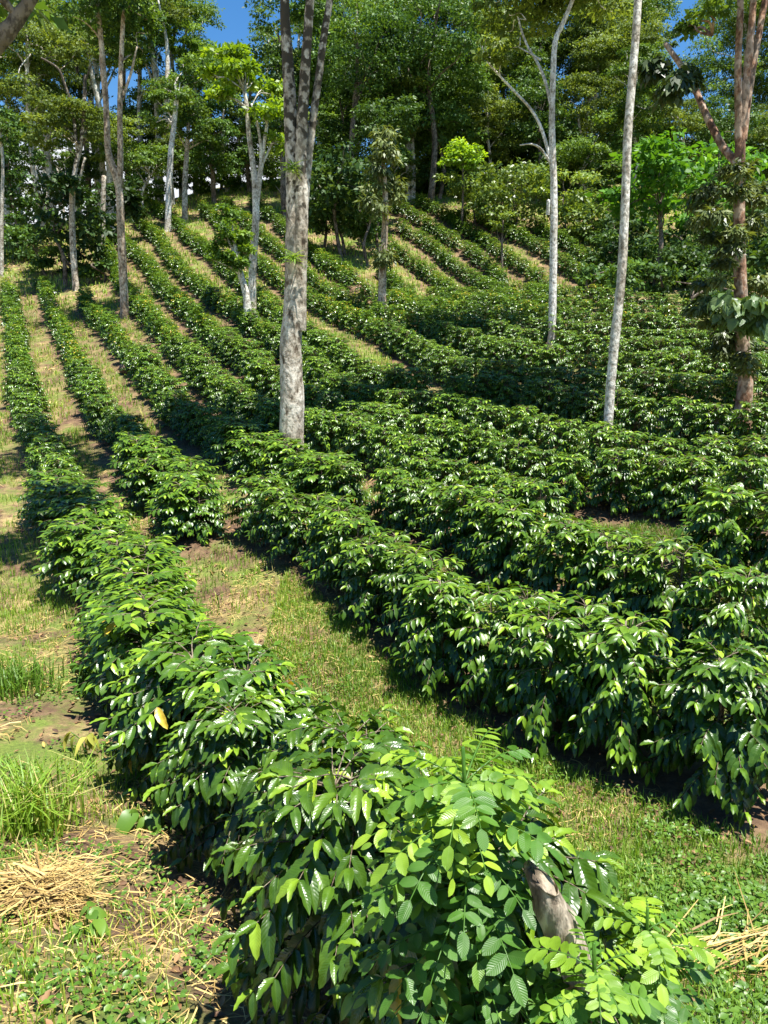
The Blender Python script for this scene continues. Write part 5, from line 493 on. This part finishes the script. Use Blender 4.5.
def limb(acc,a,b,r0,r1,q,sag=.12):
    a=np.array(a);b=np.array(b); Ln=np.linalg.norm(b-a)
    m1=a+(b-a)*.35+np.array([0,0,.10*Ln])+q.randn(3)*sag*Ln*.5; m2=a+(b-a)*.7+np.array([0,0,.05*Ln])+q.randn(3)*sag*Ln*.5
    s=spline(np.c_[np.array([a,m1,m2,b]),np.linspace(r0,r1,4)],9)
    tube(acc,s[:,:3],s[:,3],sides=6)
INFO={
'forked_giant':('big pale mottled tree with three upright stems rising in the middle of the field','bark_grey'),
'lean_slim':('slim pale tree leaning gently, rising from the terraced rows beside the orange-barked tree','bark_pale'),
'white_branching':('slim white tree with long forked side limbs standing behind the terrace rows','bark_white'),
'yellow_crown':('slender grey tree with bright yellow-green layered crown under the blue sky gap','bark_pale'),
'tan_forked':('slender tan-barked tree forking at half height, between the upper left rows','bark_tan'),
'grey_umbrella':('thin grey forked tree with flat olive umbrella layers at top of the rows','bark_grey'),
'short_fluffy':('short tree with fluffy drooping olive foliage beside the upper rows','bark_tan'),
'twin_pale':('tree with a pair of close pale straight trunks under dark foliage','bark_pale'),
'ridge_white':('straight white-trunked tree on the ridge between two rows','bark_white'),
'ridge_grey':('light grey tree just to the side of the straight white ridge trunk','bark_grey'),
'cut_pole':('branchless grey trunk with cut pale top behind the grey umbrella tree','bark_grey'),
'edge_pale':('thin pale tree against the white sky at the far left edge','bark_pale'),
'small_lean':('small leaning tree with bushy light green crown among the upper rows','bark_pale'),
'bright_sapling':('small sapling with bright yellow-green top before the dark wood','bark_dark'),
'thin_sapling':('thin olive sapling standing on the back slope rows','bark_dark'),
'orange_trunk':('orange-barked tree with several upright stems, hung with vines, at the right field edge','bark_orange'),
'near_limb':('dark mossy leaning tree whose limb crosses the upper left corner','bark_dark')}
for ti,(key,stems,crowns) in enumerate(TREES):
    lab,bk=INFO[key]; q=rs(500+ti)
    b=stems[0][0]; base=np.array([b[0],b[1],b[2]])
    t=thing('tree',lab,'tree',tuple(base))
    acc=Acc()
    for si,s in enumerate(stems):
        s=np.array(s); 
        # depth wander so the stems are not in one plane
        if si: s[:,1]+=np.linspace(0,1,len(s))*q.randn()*.35*min(2,len(s)/4)
        sp=spline(s,max(8,len(s)*5)); r=np.maximum(sp[:,3],.008)
        big=r[0]>.12
        if si==0:
            zz=sp[:,2]-base[2]; r=r*(1+.45*np.exp(-np.maximum(zz,0)/.22))
        tube(acc,sp[:,:3]-base,r,sides=14 if big else 8,rough=.10 if big else .08,seed=ti*9+si)
    tip=np.array(stems[0][-1][:3])
    by={}
    for ci,cr in enumerate(crowns):
        by.setdefault(cr[5],[]).append((ci,cr))
    for style,lst in by.items():
        ca=Acc()
        for ci,cr in lst:
            cc=crown_into(ca,np.array(cr[:3])-base,cr[3],cr[4],style,ti*40+ci)
            if style in('vine','bigdark','twiggy'): continue
            # limbs from the nearest stem point to clumps
            allp=np.concatenate([np.array(s) for s in stems]); allp=allp[len(stems[0])//3:]
            for k in range(min(5 if cr[3]>.6 else 2,len(cc))):
                tgt=cc[k]+base; dz=allp[:,2]-tgt[2]; dd=np.linalg.norm(allp[:,:3]-tgt,axis=1)+np.where(dz>.1,5,0); j=np.argmin(dd)
                limb(acc,allp[j,:3]-base,tgt-base,max(.012,allp[j,3]*.45),.008,q)
        nm={'vine':'vine','bigdark':'hanging_foliage','twiggy':'weeping_foliage'}.get(style,'crown')
        link(nm,ca.mesh('crown',M[style]),t)
    link('trunk',acc.mesh('trunk',M[bk]),t)
for fi,(x,y,z,rx,rz,style,lab) in enumerate(FOREST):
    q=rs(900+fi); g=float(H(x,y))
    shr=style=='shrub' or (z-g)<rz*1.6
    t=thing('shrub' if style=='shrub' else 'tree',lab,'shrub' if style=='shrub' else 'tree',(x,y,g))
    ca=Acc(); c=np.array([0,0,z-g])
    cc=crown_into(ca,c,rx,rz,style,2000+fi)
    # skirts of smaller foliage so that crowns are uneven
    for k in range(3):
        a=q.rand()*6.28; crown_into(ca,c+np.array([math.cos(a)*rx*.75,math.sin(a)*rx*.6,(q.rand()-.55)*rz*1.3]),rx*(.3+.2*q.rand()),rz*(.25+.15*q.rand()),style,3000+fi*3+k)
    link('crown',ca.mesh('crown',M[style]),t)
    acc=Acc(); hz=max(.5,z-g); r0=.045+.013*min(hz,10) if style!='shrub' else .05
    s=spline(np.array([[0,0,-.3,r0*1.3],[q.randn()*.15,q.randn()*.15,hz*.4,r0],[q.randn()*.3,q.randn()*.3,hz*.8,r0*.75],[q.randn()*.4,q.randn()*.4,hz+rz*.5,r0*.25]]),18)
    tube(acc,s[:,:3],s[:,3],sides=8,rough=.1,seed=fi)
    for k in range(min(9,len(cc))):
        j=8+q.randint(8); limb(acc,s[j,:3],cc[k],s[j,3]*.5,.012,q)
    link('trunk',acc.mesh('trunk',M['bark_pale' if style in('olive','mid') else 'bark_dark']),t)

for fi,(x,y,style,lab,blobs) in enumerate(FILL):
    q=rs(1500+fi); g=float(H(x,y)); low='undergrowth' in lab
    t=thing('shrub' if low else 'tree',lab,'shrub' if low else 'tree',(x,y,g),0,'undergrowth at the edge of the wood' if low else 'trees along the skyline ridge' if 'ridge' in lab else 'forest trees behind the field')
    ca=Acc(); base=np.array([x,y,g]); tips=[]
    for k,(bx,by,bz,rx,rz) in enumerate(blobs):
        bz=max(bz,g+rz*.35)
        cc=crown_into(ca,np.array([bx,by,bz])-base,rx,rz,style,5000+fi*7+k); tips.append((np.array([bx,by,bz])-base,cc))
        if low: crown_into(ca,np.array([bx+q.randn()*rx*.4,by,max(g+.3,bz-rz*.8)])-base,rx*.8,rz*.5,style,7000+fi*7+k)
    link('crown',ca.mesh('crown',M[style]),t)
    acc=Acc(); top=max(p[2] for p,_ in tips); r0=.05+.011*top
    s=spline(np.array([[0,0,-.3,r0*1.3],[q.randn()*.15,q.randn()*.15,top*.4,r0],[q.randn()*.3,q.randn()*.3,top*.8,r0*.7],[q.randn()*.4,q.randn()*.4,top*1.05,r0*.25]]),18)
    tube(acc,s[:,:3],s[:,3],sides=8,rough=.1,seed=fi)
    for p,cc in tips:
        for k in range(3):
            j=int(np.argmin(np.abs(s[:,2]-(p[2]-.6)))); limb(acc,s[j,:3],cc[k%len(cc)],s[j,3]*.5,.012,q)
    link('trunk',acc.mesh('trunk',M['bark_pale' if style in('olive','mid') else 'bark_dark']),t)

# bromeliads growing on the forked trunk
for k,(p,lab) in enumerate(zip(BROM,['upper tuft of spiky bromeliad leaves growing on the forked trunk','lower tuft of spiky bromeliad leaves growing on the forked trunk'])):
    q=rs(60+k); a=Acc(); n=60; az=q.rand(n)*6.28; el=q.rand(n)*1.2-.1
    dirs=np.stack([np.cos(az)*np.cos(el),np.sin(az)*np.cos(el)-.3,np.sin(el)],-1)
    put_leaves(a,leaf_template(3,5,ratio=.1,droop=.5,fold=.5,wave=0),q.randn(n,3)*.03,dirs,np.tile([0,0,1.],(n,1))+dirs*.1,.13+.13*q.rand(n),.15+.5*q.rand(n))
    thing('bromeliad',lab,'plant',p,me=a.mesh('bromeliad',M['grass']))

# ---------------------------------------------------------------- ground cover
def scatter(n,x0,x1,y0,y1,seed):
    q=rs(seed); return q.rand(n)*(x1-x0)+x0,q.rand(n)*(y1-y0)+y0,q
def cone(x,y): return np.abs(x)<y*.56+.5
def blades(acc,x,y,h,w,tint,q,bend=.5):
    n=len(x); z=HG(x,y)-.004; az=q.rand(n)*6.28; l=q.rand(n)*bend+.05
    d=np.stack([np.cos(az),np.sin(az),np.zeros(n)],-1); s=np.stack([-np.sin(az),np.cos(az),np.zeros(n)],-1)
    b=np.stack([x,y,z],-1); up=np.array([0,0,1.])
    m=b+up*(h*.6)[:,None]+d*(h*l*.35)[:,None]; t=b+up*(h*(1-.35*l))[:,None]+d*(h*l*1.1)[:,None]
    V=np.stack([b-s*w[:,None],b+s*w[:,None],m+s*(w*.8)[:,None],m-s*(w*.8)[:,None],t+s*(w*.12)[:,None],t-s*(w*.12)[:,None]],1)
    i=np.arange(n)[:,None]*6
    Fq=np.concatenate([i+np.array([[0,1,2,3]]),i+np.array([[3,2,4,5]])],0)
    acc.add(V.reshape(-1,3),Fq,None,np.repeat(tint,6))
g=Acc()
def zone(n,x0,x1,y0,y1,hs,ws,seed,dry=0.0,thr=.36,keep=.42,f=lambda x,y:np.ones(len(x),bool)):
    x,y,q=scatter(n,x0,x1,y0,y1,seed)
    k=cone(x,y)&f(x,y); x,y=x[k],y[k]
    rd=rowdist(x,y); pn=vnoise(x*1.6,y*1.6,11)*.55+vnoise(x*4.3,y*4.3,12)*.3+vnoise(x*.5,y*.5,13)*.15
    k=(rd>keep*(.8+.5*q.rand(len(x))))&(pn>thr+.12*(q.rand(len(x))-.5)); x,y,pn=x[k],y[k],pn[k]
    n=len(x); h=hs*(.4+1.0*q.rand(n)**1.6)*(.6+pn); w=ws*(.6+.8*q.rand(n))
    dr=vnoise(x*.9+5,y*.9,14)
    t=np.clip(.12+.5*q.rand(n)+dry+.5*(dr-.5)+np.where(q.rand(n)<.1,.4,0),0,1)
    blades(g,x,y,h,w,t,q)
zone(150000,-1.2,3.8,2.0,9.5,.075,.0032,31,dry=-.2,thr=.22,keep=.36,f=lambda x,y:x*.86+y*.51>1.5)
zone(60000,-5,.2,1.6,9.5,.065,.003,32,dry=.08,thr=.57,f=lambda x,y:x*.86+y*.51<1.5)
zone(80000,-11,5,8,18,.10,.0045,33,dry=.02,thr=.38)
zone(60000,-20,3,17,34,.14,.010,34,dry=.04,thr=.36)
zone(60000,-26,22,33,58,.2,.02,35,dry=.08,thr=.34)
o=link('grass',g.mesh('grass',M['grass'],smooth=False)); kind(o,'stuff'); o['label']='short green and yellowing grass growing between the coffee rows'; o['category']='grass'

# creeping broad-leaved weeds
wd=Acc(); tplw=leaf_template(3,4,ratio=.62,droop=.25,fold=.3,wave=0,base=.5)
def weeds(n,x0,x1,y0,y1,seed,size,thr,f=None,num=7):
    x,y,q=scatter(n,x0,x1,y0,y1,seed); k=cone(x,y)
    if f is not None: k&=f(x,y)
    x,y=x[k],y[k]; rd=rowdist(x,y); pn=vnoise(x*2.2,y*2.2,seed)*.6+vnoise(x*6,y*6,seed+1)*.4
    k=(rd>.36)&(pn>thr); x,y=x[k],y[k]; n=len(x)
    for j in range(num):
        az=q.rand(n)*6.28; hh=.012+.05*q.rand(n); r=.01+.03*q.rand(n)
        p=np.stack([x+np.cos(az)*r,y+np.sin(az)*r,HG(x,y)+hh],-1)
        al=np.stack([np.cos(az),np.sin(az),.1+.5*q.rand(n)],-1); nr=np.stack([q.randn(n)*.3,q.randn(n)*.3,np.ones(n)],-1)
        put_leaves(wd,tplw,p,al,nr,size*(.5+.8*q.rand(n)),np.clip(.25+.5*q.rand(n),0,1))
weeds(1900,-3.2,.1,1.6,7,41,.028,.54)
weeds(420,-1.7,-.3,1.8,3.4,47,.028,.52,num=8)
weeds(2400,-.2,3.6,2.0,5.2,42,.03,.47,f=lambda x,y:(x*.85+y*.51>2.1))
weeds(900,.9,2.6,1.9,3.6,44,.036,.4,num=9)
o=link('weeds',wd.mesh('weeds',M['weed'])); kind(o,'stuff'); o['label']='low broad-leaved weeds creeping over soil and grass'; o['category']='weeds'

# dry straw and dead leaves on the soil
sw=Acc()
def straws(acc,x,y,z,q,ln,w,tint,tilt=.12,az=None):
    n=len(x); az=q.rand(n)*6.28 if az is None else az
    d=np.stack([np.cos(az),np.sin(az),q.randn(n)*tilt],-1); s=np.stack([-np.sin(az),np.cos(az),q.randn(n)*.3],-1)
    c=np.stack([x,y,z],-1); bow=np.stack([-np.sin(az),np.cos(az),np.zeros(n)],-1)*(q.randn(n)*.12)[:,None]*ln[:,None]; bow[:,2]+=ln*.05
    a=c-d*ln[:,None]/2; b=c+d*ln[:,None]/2; m=c+bow
    w=w[:,None]
    V=np.stack([a-s*w,a+s*w,m+s*w,m-s*w,b+s*w*.4,b-s*w*.4],1); i=np.arange(n)[:,None]*6
    acc.add(V.reshape(-1,3),np.concatenate([i+np.array([[0,1,2,3]]),i+np.array([[3,2,4,5]])],0),None,np.repeat(tint,6))
def strawzone(n,x0,x1,y0,y1,seed,l,w,thr,keep=.15):
    x,y,q=scatter(n,x0,x1,y0,y1,seed); k=cone(x,y)
    x,y=x[k],y[k]; rd=rowdist(x,y); pn=vnoise(x*1.3,y*1.3,seed)*.6+vnoise(x*4,y*4,seed+1)*.4; k=(rd>keep)&(pn>thr); x,y=x[k],y[k]; n=len(x)
    straws(sw,x,y,HG(x,y)+.008+.02*q.rand(n),q,l*(.35+q.rand(n)),w*(.5+q.rand(n)),np.clip(q.rand(n),0,1))
strawzone(11000,-4.6,.3,1.6,9,51,.15,.0022,.42)
strawzone(3000,.2,3.4,2.0,6,52,.13,.002,.5)
strawzone(3000,-11,3,9,22,53,.24,.005,.5)
strawzone(3000,-20,4,20,40,54,.45,.012,.5)
o=link('straw_litter',sw.mesh('straw',M['straw'],smooth=False)); kind(o,'stuff'); o['label']='dry cut straw strewn over the paths'; o['category']='straw'
ll=Acc(); x,y,q=scatter(5200,-4,4,1.6,12,61); k=cone(x,y); x,y=x[k],y[k]; n=len(x); az=q.rand(n)*6.28
put_leaves(ll,leaf_template(3,4,ratio=.45,droop=-.25,fold=.8,wave=0),np.stack([x,y,HG(x,y)+.012],-1),np.stack([np.cos(az),np.sin(az),q.randn(n)*.15],-1),np.stack([q.randn(n)*.4,q.randn(n)*.4,np.ones(n)],-1),.025+.045*q.rand(n),np.clip(q.rand(n)*.95+np.where(q.rand(n)<.03,.5,0),0,1))
o=link('leaf_litter',ll.mesh('litter',M['litter'])); kind(o,'stuff'); o['label']='brown fallen leaves under and between the coffee bushes'; o['category']='leaf litter'

# ---------------------------------------------------------------- single plants and things on the ground
def at_ground(p): return (p[0],p[1],float(HG(np.array([p[0]]),np.array([p[1]]))[0]))
# heap of cut straw
q=rs(71); a=Acc(); n=900
u=q.randn(n)*.09; v=q.randn(n)*.10; h=.11*np.exp(-(u/.2)**2-(v/.17)**2)*q.rand(n)**.5
azh=.12+q.randn(n)*.6
straws(a,u,v,h+.01,q,.10+.28*q.rand(n),.0018+.0028*q.rand(n),np.clip(.02+.85*q.rand(n),0,1),tilt=.16,az=azh)
thing('straw_heap','heap of golden cut straw lying on the weedy soil below the tall grass tuft','straw heap',at_ground(SPOT['heap']),.0,me=a.mesh('heap',M['straw'],smooth=False))
# dry stalks by the right path
q=rs(72); a=Acc(); n=60
straws(a,q.randn(n)*.13,q.randn(n)*.10,.02+.05*q.rand(n),q,.2+.5*q.rand(n),.002+.003*q.rand(n),q.rand(n),tilt=.12,az=.55+q.randn(n)*.35)
thing('stalk_heap','loose heap of dry stalks on bare earth beside the grass path, near the stump','dry stalks',at_ground(SPOT['path_stalk']),0,me=a.mesh('stalks',M['straw'],smooth=False))
def tuft(name,lab,p,n,h,w,spread,seed,t0,dry=0):
    global HG
    q=rs(seed); a=Acc(); base=at_ground(p); keep=HG
    x=q.randn(n)*spread; y=q.randn(n)*spread
    HG_=HG; HG=lambda x,y: np.zeros(len(x))-.01
    blades(a,x,y,h*(.45+.65*q.rand(n)),w*(.6+.8*q.rand(n)),np.clip(t0+.3*q.rand(n)+np.where(q.rand(n)<dry,.6,0),0,1),q,bend=.75)
    HG=HG_
    return thing(name,lab,'grass tuft',base,me=a.mesh('tuft',M['grass'],smooth=False))
tuft('grass_tuft','tall bright green grass tuft standing above the straw heap',SPOT['tuft_tall'],520,.46,.0055,.12,81,.3,.2)
tuft('grass_tuft','dark green grass tuft at the left edge, on the brown soil',SPOT['tuft_dark'],360,.36,.006,.17,82,-.1,.05)
tuft('grass_tuft','small yellow-green grass tuft beside the second bush rank of the stump row',SPOT['tuft_small'],160,.28,.005,.10,83,.2,.1)
tuft('grass_tuft','fresh green grass tuft in the middle of the wide grass path',SPOT['tuft_path'],300,.3,.006,.085,84,.1,.1)
def herb(lab,p,seed,n,size,h,mat,droop=.4,t=(.2,.6),ratio=.6,cat='weed',name='weed_plant'):
    q=rs(seed); st=Acc(); lf=Acc(); P=[];A=[];R=[]
    for k in range(max(3,n//4)):
        az=q.rand()*6.28; hh=h*(.6+.5*q.rand()); e=np.array([math.cos(az)*hh*.5,math.sin(az)*hh*.5,hh])
        s=spline(np.array([[0,0,-.03],e*np.array([.3,.3,.6]),e]),6); tube(st,s,np.linspace(.006,.003,6),sides=5)
        for j in range(4):
            b=az+q.randn()*1.0; P.append(s[-1-j//2]); A.append([math.cos(b),math.sin(b),.2-droop*q.rand()*2]); R.append([q.randn()*.3,q.randn()*.3,1])
    m=len(P)
    put_leaves(lf,leaf_template(3,7,ratio=ratio,droop=droop,fold=.3,wave=.02,base=.45),np.array(P),np.array(A),np.array(R),size*(.6+.7*q.rand(m)),t[0]+(t[1]-t[0])*q.rand(m))
    tt=thing(name,lab,cat,at_ground(p)); link('leaf_spray',lf.mesh('leaves',M[mat]),tt); link('stem',st.mesh('stems',M['legume']),tt)
herb('dark broad-leaved weed beside the dark grass tuft',SPOT['broad_weed'],91,10,.24,.24,'broad',t=(.2,.6))
herb('yellowing wilted weed standing between dark grass tuft and the bushes',SPOT['wilt'],92,7,.11,.2,'yellowleaf',droop=.9,t=(.1,.8),ratio=.4)
herb('limp bright green weed with drooping leaves beside the straw heap',SPOT['limp'],93,16,.15,.17,'weed',droop=.9,t=(.4,.8))
herb('small leafy green weed at the foot of the straw heap',SPOT['weed_a'],94,14,.08,.10,'weed',t=(.3,.8))
# stump stake
q=rs(73); a=Acc(); b=np.array(at_ground((STUMP[0][0],STUMP[0][1]))); tp=np.array(STUMP[1])
s=spline(np.array([[b[0],b[1],b[2]-.1],(b+tp)/2+np.array([.012,0,0]),tp-(tp-b)*.06,tp]),22)
r=np.linspace(.046,.034,22); r[-1]=.022; r[-2]=.030
tube(a,s-b,r,sides=12,rough=.26,seed=5)
vv=a.V[0]; topz=vv[:,2].max(); kk=np.clip((vv[:,2]-(topz-.09))/.09,0,1); vv[:,2]-=kk*(vv[:,0]-vv[-1,0])*.9
st=thing('stump','weathered brown cut stump leaning among the leaves at the near row end','stump',tuple(b)); link('trunk',a.mesh('stump',M['wood']),st)
# legume sapling growing at the row end
def legume(lab,base,top,seed,n,vsize,tops=True,spread=.26):
    q=rs(seed); lf=Acc(); stt=Acc(); base=np.array(base); top=np.array(top)-base
    s=spline(np.array([[0,0,-.05],top*.5+np.array([.03,.02,0]),top]),16); tube(stt,s,np.linspace(.012,.004,16),sides=6)
    tl=leaf_template(3,6,ratio=.5,droop=.12,fold=.2,wave=0,base=.5,taper=.55)
    P=[];A=[];R=[];S=[];T=[]
    for k in range(n):
        f=.30+.70*(k/n); o=s[min(15,int(f*15))]; az=k*2.4+q.randn()*.5
        d=np.array([math.cos(az),math.sin(az),0]); Lr=spread*(1.05-.55*max(0,f-.6)/.4*.8)*(.75+.5*q.rand()); el=.1+.35*q.rand()+1.2*max(0,f-.75)
        tt=np.linspace(0,1,8); rp=o+np.outer(tt*Lr,d)+np.outer(Lr*(el*tt-.5*tt*tt),[0,0,1])
        tube(stt,rp,np.linspace(.0025,.0012,8),sides=4,cap=False)
        sd=np.array([-d[1],d[0],0]); fs=.65+.6*q.rand(); yt=np.clip(.05+.5*q.rand()+(.5 if f>.88 else 0),0,1)
        for j in range(1,8):
            tg=unit(rp[j]-rp[j-1])
            for sg in ((-1,1) if j<7 else (0,)):
                P.append(rp[j]);A.append(tg*(.45 if sg else 1)+sd*sg+np.array([0,0,-.15*q.rand()]));R.append(np.array([0,0,1.])+d*.3+q.randn(3)*.28);S.append(vsize*fs*(.8+.35*q.rand())*(1-.25*(j<2)));T.append(np.clip(yt+.1*q.randn(),0,1))
    put_leaves(lf,tl,np.array(P),np.array(A),np.array(R),np.array(S),np.array(T))
    t=thing('sapling',lab,'sapling',tuple(base)); link('foliage',lf.mesh('foliage',M['legume']),t); link('stem',stt.mesh('stems',M['legume']),t)
legume('bright green sapling with paired oval leaflets rising before the nearest coffee bush',at_ground(SAP[0]),SAP[1],74,150,.045,spread=.25)
legume('low yellow-green sapling with feathered leaves growing just past the stump',at_ground(SAP2[0]),SAP2[1],75,70,.040,spread=.2)
legume('small feathered seedling crowding the foot of the stump',at_ground(SAP3[0]),SAP3[1],76,54,.040,spread=.18)
# stones
def rock(lab,p,r,seed,sc=(1,.8,.7)):
    q=rs(seed); a=Acc(); n=12; th=np.linspace(0,PI,n); ax=np.stack([np.zeros(n),np.zeros(n),-np.cos(th)*r*sc[2]],-1)
    tube(a,ax,np.maximum(np.sin(th)*r,.001),sides=14,rough=.2,seed=seed,cap=False); b=at_ground(p)
    thing('stone',lab,'stone',(b[0],b[1],b[2]+r*.3),q.rand()*6,me=a.mesh('stone',M['stone']))
rock('reddish brown stone on the shaded path between the left rows',SPOT['log'],.3,1)
rock('dark brown earth clod at the end of a row, by the sunny bare patch',SPOT['rock'],.16,2)

# ---------------------------------------------------------------- light, sky, camera
S=Vector(SUN).normalized(); el=math.asin(S.z); az=math.atan2(S.x,S.y)
sd=bpy.data.lights.new('sun','SUN'); sd.energy=SUN_E; sd.angle=math.radians(.53); sd.color=(1,.965,.9)
so=bpy.data.objects.new('sun',sd); C.objects.link(so); so.rotation_euler=S.to_track_quat('Z','Y').to_euler(); so.location=(30,-20,40)
w=bpy.data.worlds.new('World'); scn.world=w; w.use_nodes=True; nt=w.node_tree; nt.nodes.clear()
sky=N(nt,'ShaderNodeTexSky',sky_type='NISHITA'); sky.sun_disc=False; sky.sun_elevation=el; sky.sun_rotation=az; sky.altitude=1200; sky.air_density=1.0; sky.dust_density=.3; sky.ozone_density=2.5
tc=N(nt,'ShaderNodeTexCoord'); sx=N(nt,'ShaderNodeSeparateXYZ'); L(nt,tc.outputs['Generated'],sx.inputs[0])
mp=N(nt,'ShaderNodeMapping'); mp.inputs['Scale'].default_value=(1,1,2.2); L(nt,tc.outputs['Generated'],mp.inputs[0])
nz=N(nt,'ShaderNodeTexNoise',i_Scale=2.6,i_Detail=7.0,i_Roughness=.6); L(nt,mp.outputs[0],nz.inputs['Vector'])
hz=N(nt,'ShaderNodeMapRange',i_1=.16,i_2=.32,i_3=.34,i_4=-.3); L(nt,sx.outputs[2],hz.inputs[0])
ad=N(nt,'ShaderNodeMath',operation='ADD'); L(nt,nz.outputs['Fac'],ad.inputs[0]); lx=N(nt,'ShaderNodeMapRange',i_1=-.12,i_2=.0,i_3=0.0,i_4=-.6); L(nt,sx.outputs[0],lx.inputs[0])
a0=N(nt,'ShaderNodeMath',operation='ADD'); L(nt,hz.outputs[0],a0.inputs[0]); L(nt,lx.outputs[0],a0.inputs[1]); L(nt,a0.outputs[0],ad.inputs[1])
cf=N(nt,'ShaderNodeMapRange',i_1=.55,i_2=.72); L(nt,ad.outputs[0],cf.inputs[0])
hs=N(nt,'ShaderNodeHueSaturation',i_Saturation=1.3,i_Value=1.55); L(nt,sky.outputs[0],hs.inputs['Color'])
cm=mixc(nt,cf.outputs[0],hs.outputs[0],(9,9.4,10))
bg=N(nt,'ShaderNodeBackground',i_Strength=SKY_E); L(nt,cm,bg.inputs['Color'])
wo=N(nt,'ShaderNodeOutputWorld'); L(nt,bg.outputs[0],wo.inputs[0])

cam=bpy.data.cameras.new('camera'); cam.sensor_fit='VERTICAL'; cam.sensor_height=36; cam.lens=36*773/1024
cam.clip_start=.05; cam.clip_end=2000
co=bpy.data.objects.new('camera',cam); C.objects.link(co); co.location=(0,0,0); co.rotation_euler=(PI/2-TH,0,0)
scn.camera=co
scn.view_settings.view_transform='Standard'; scn.view_settings.look='None'; scn.view_settings.exposure=EXPO; scn.view_settings.gamma=1
scn.render.engine='CYCLES'
cy=scn.cycles; cy.max_bounces=6; cy.diffuse_bounces=2; cy.glossy_bounces=2; cy.transmission_bounces=3; cy.transparent_max_bounces=4
cy.use_denoising=True; cy.sample_clamp_indirect=6.0
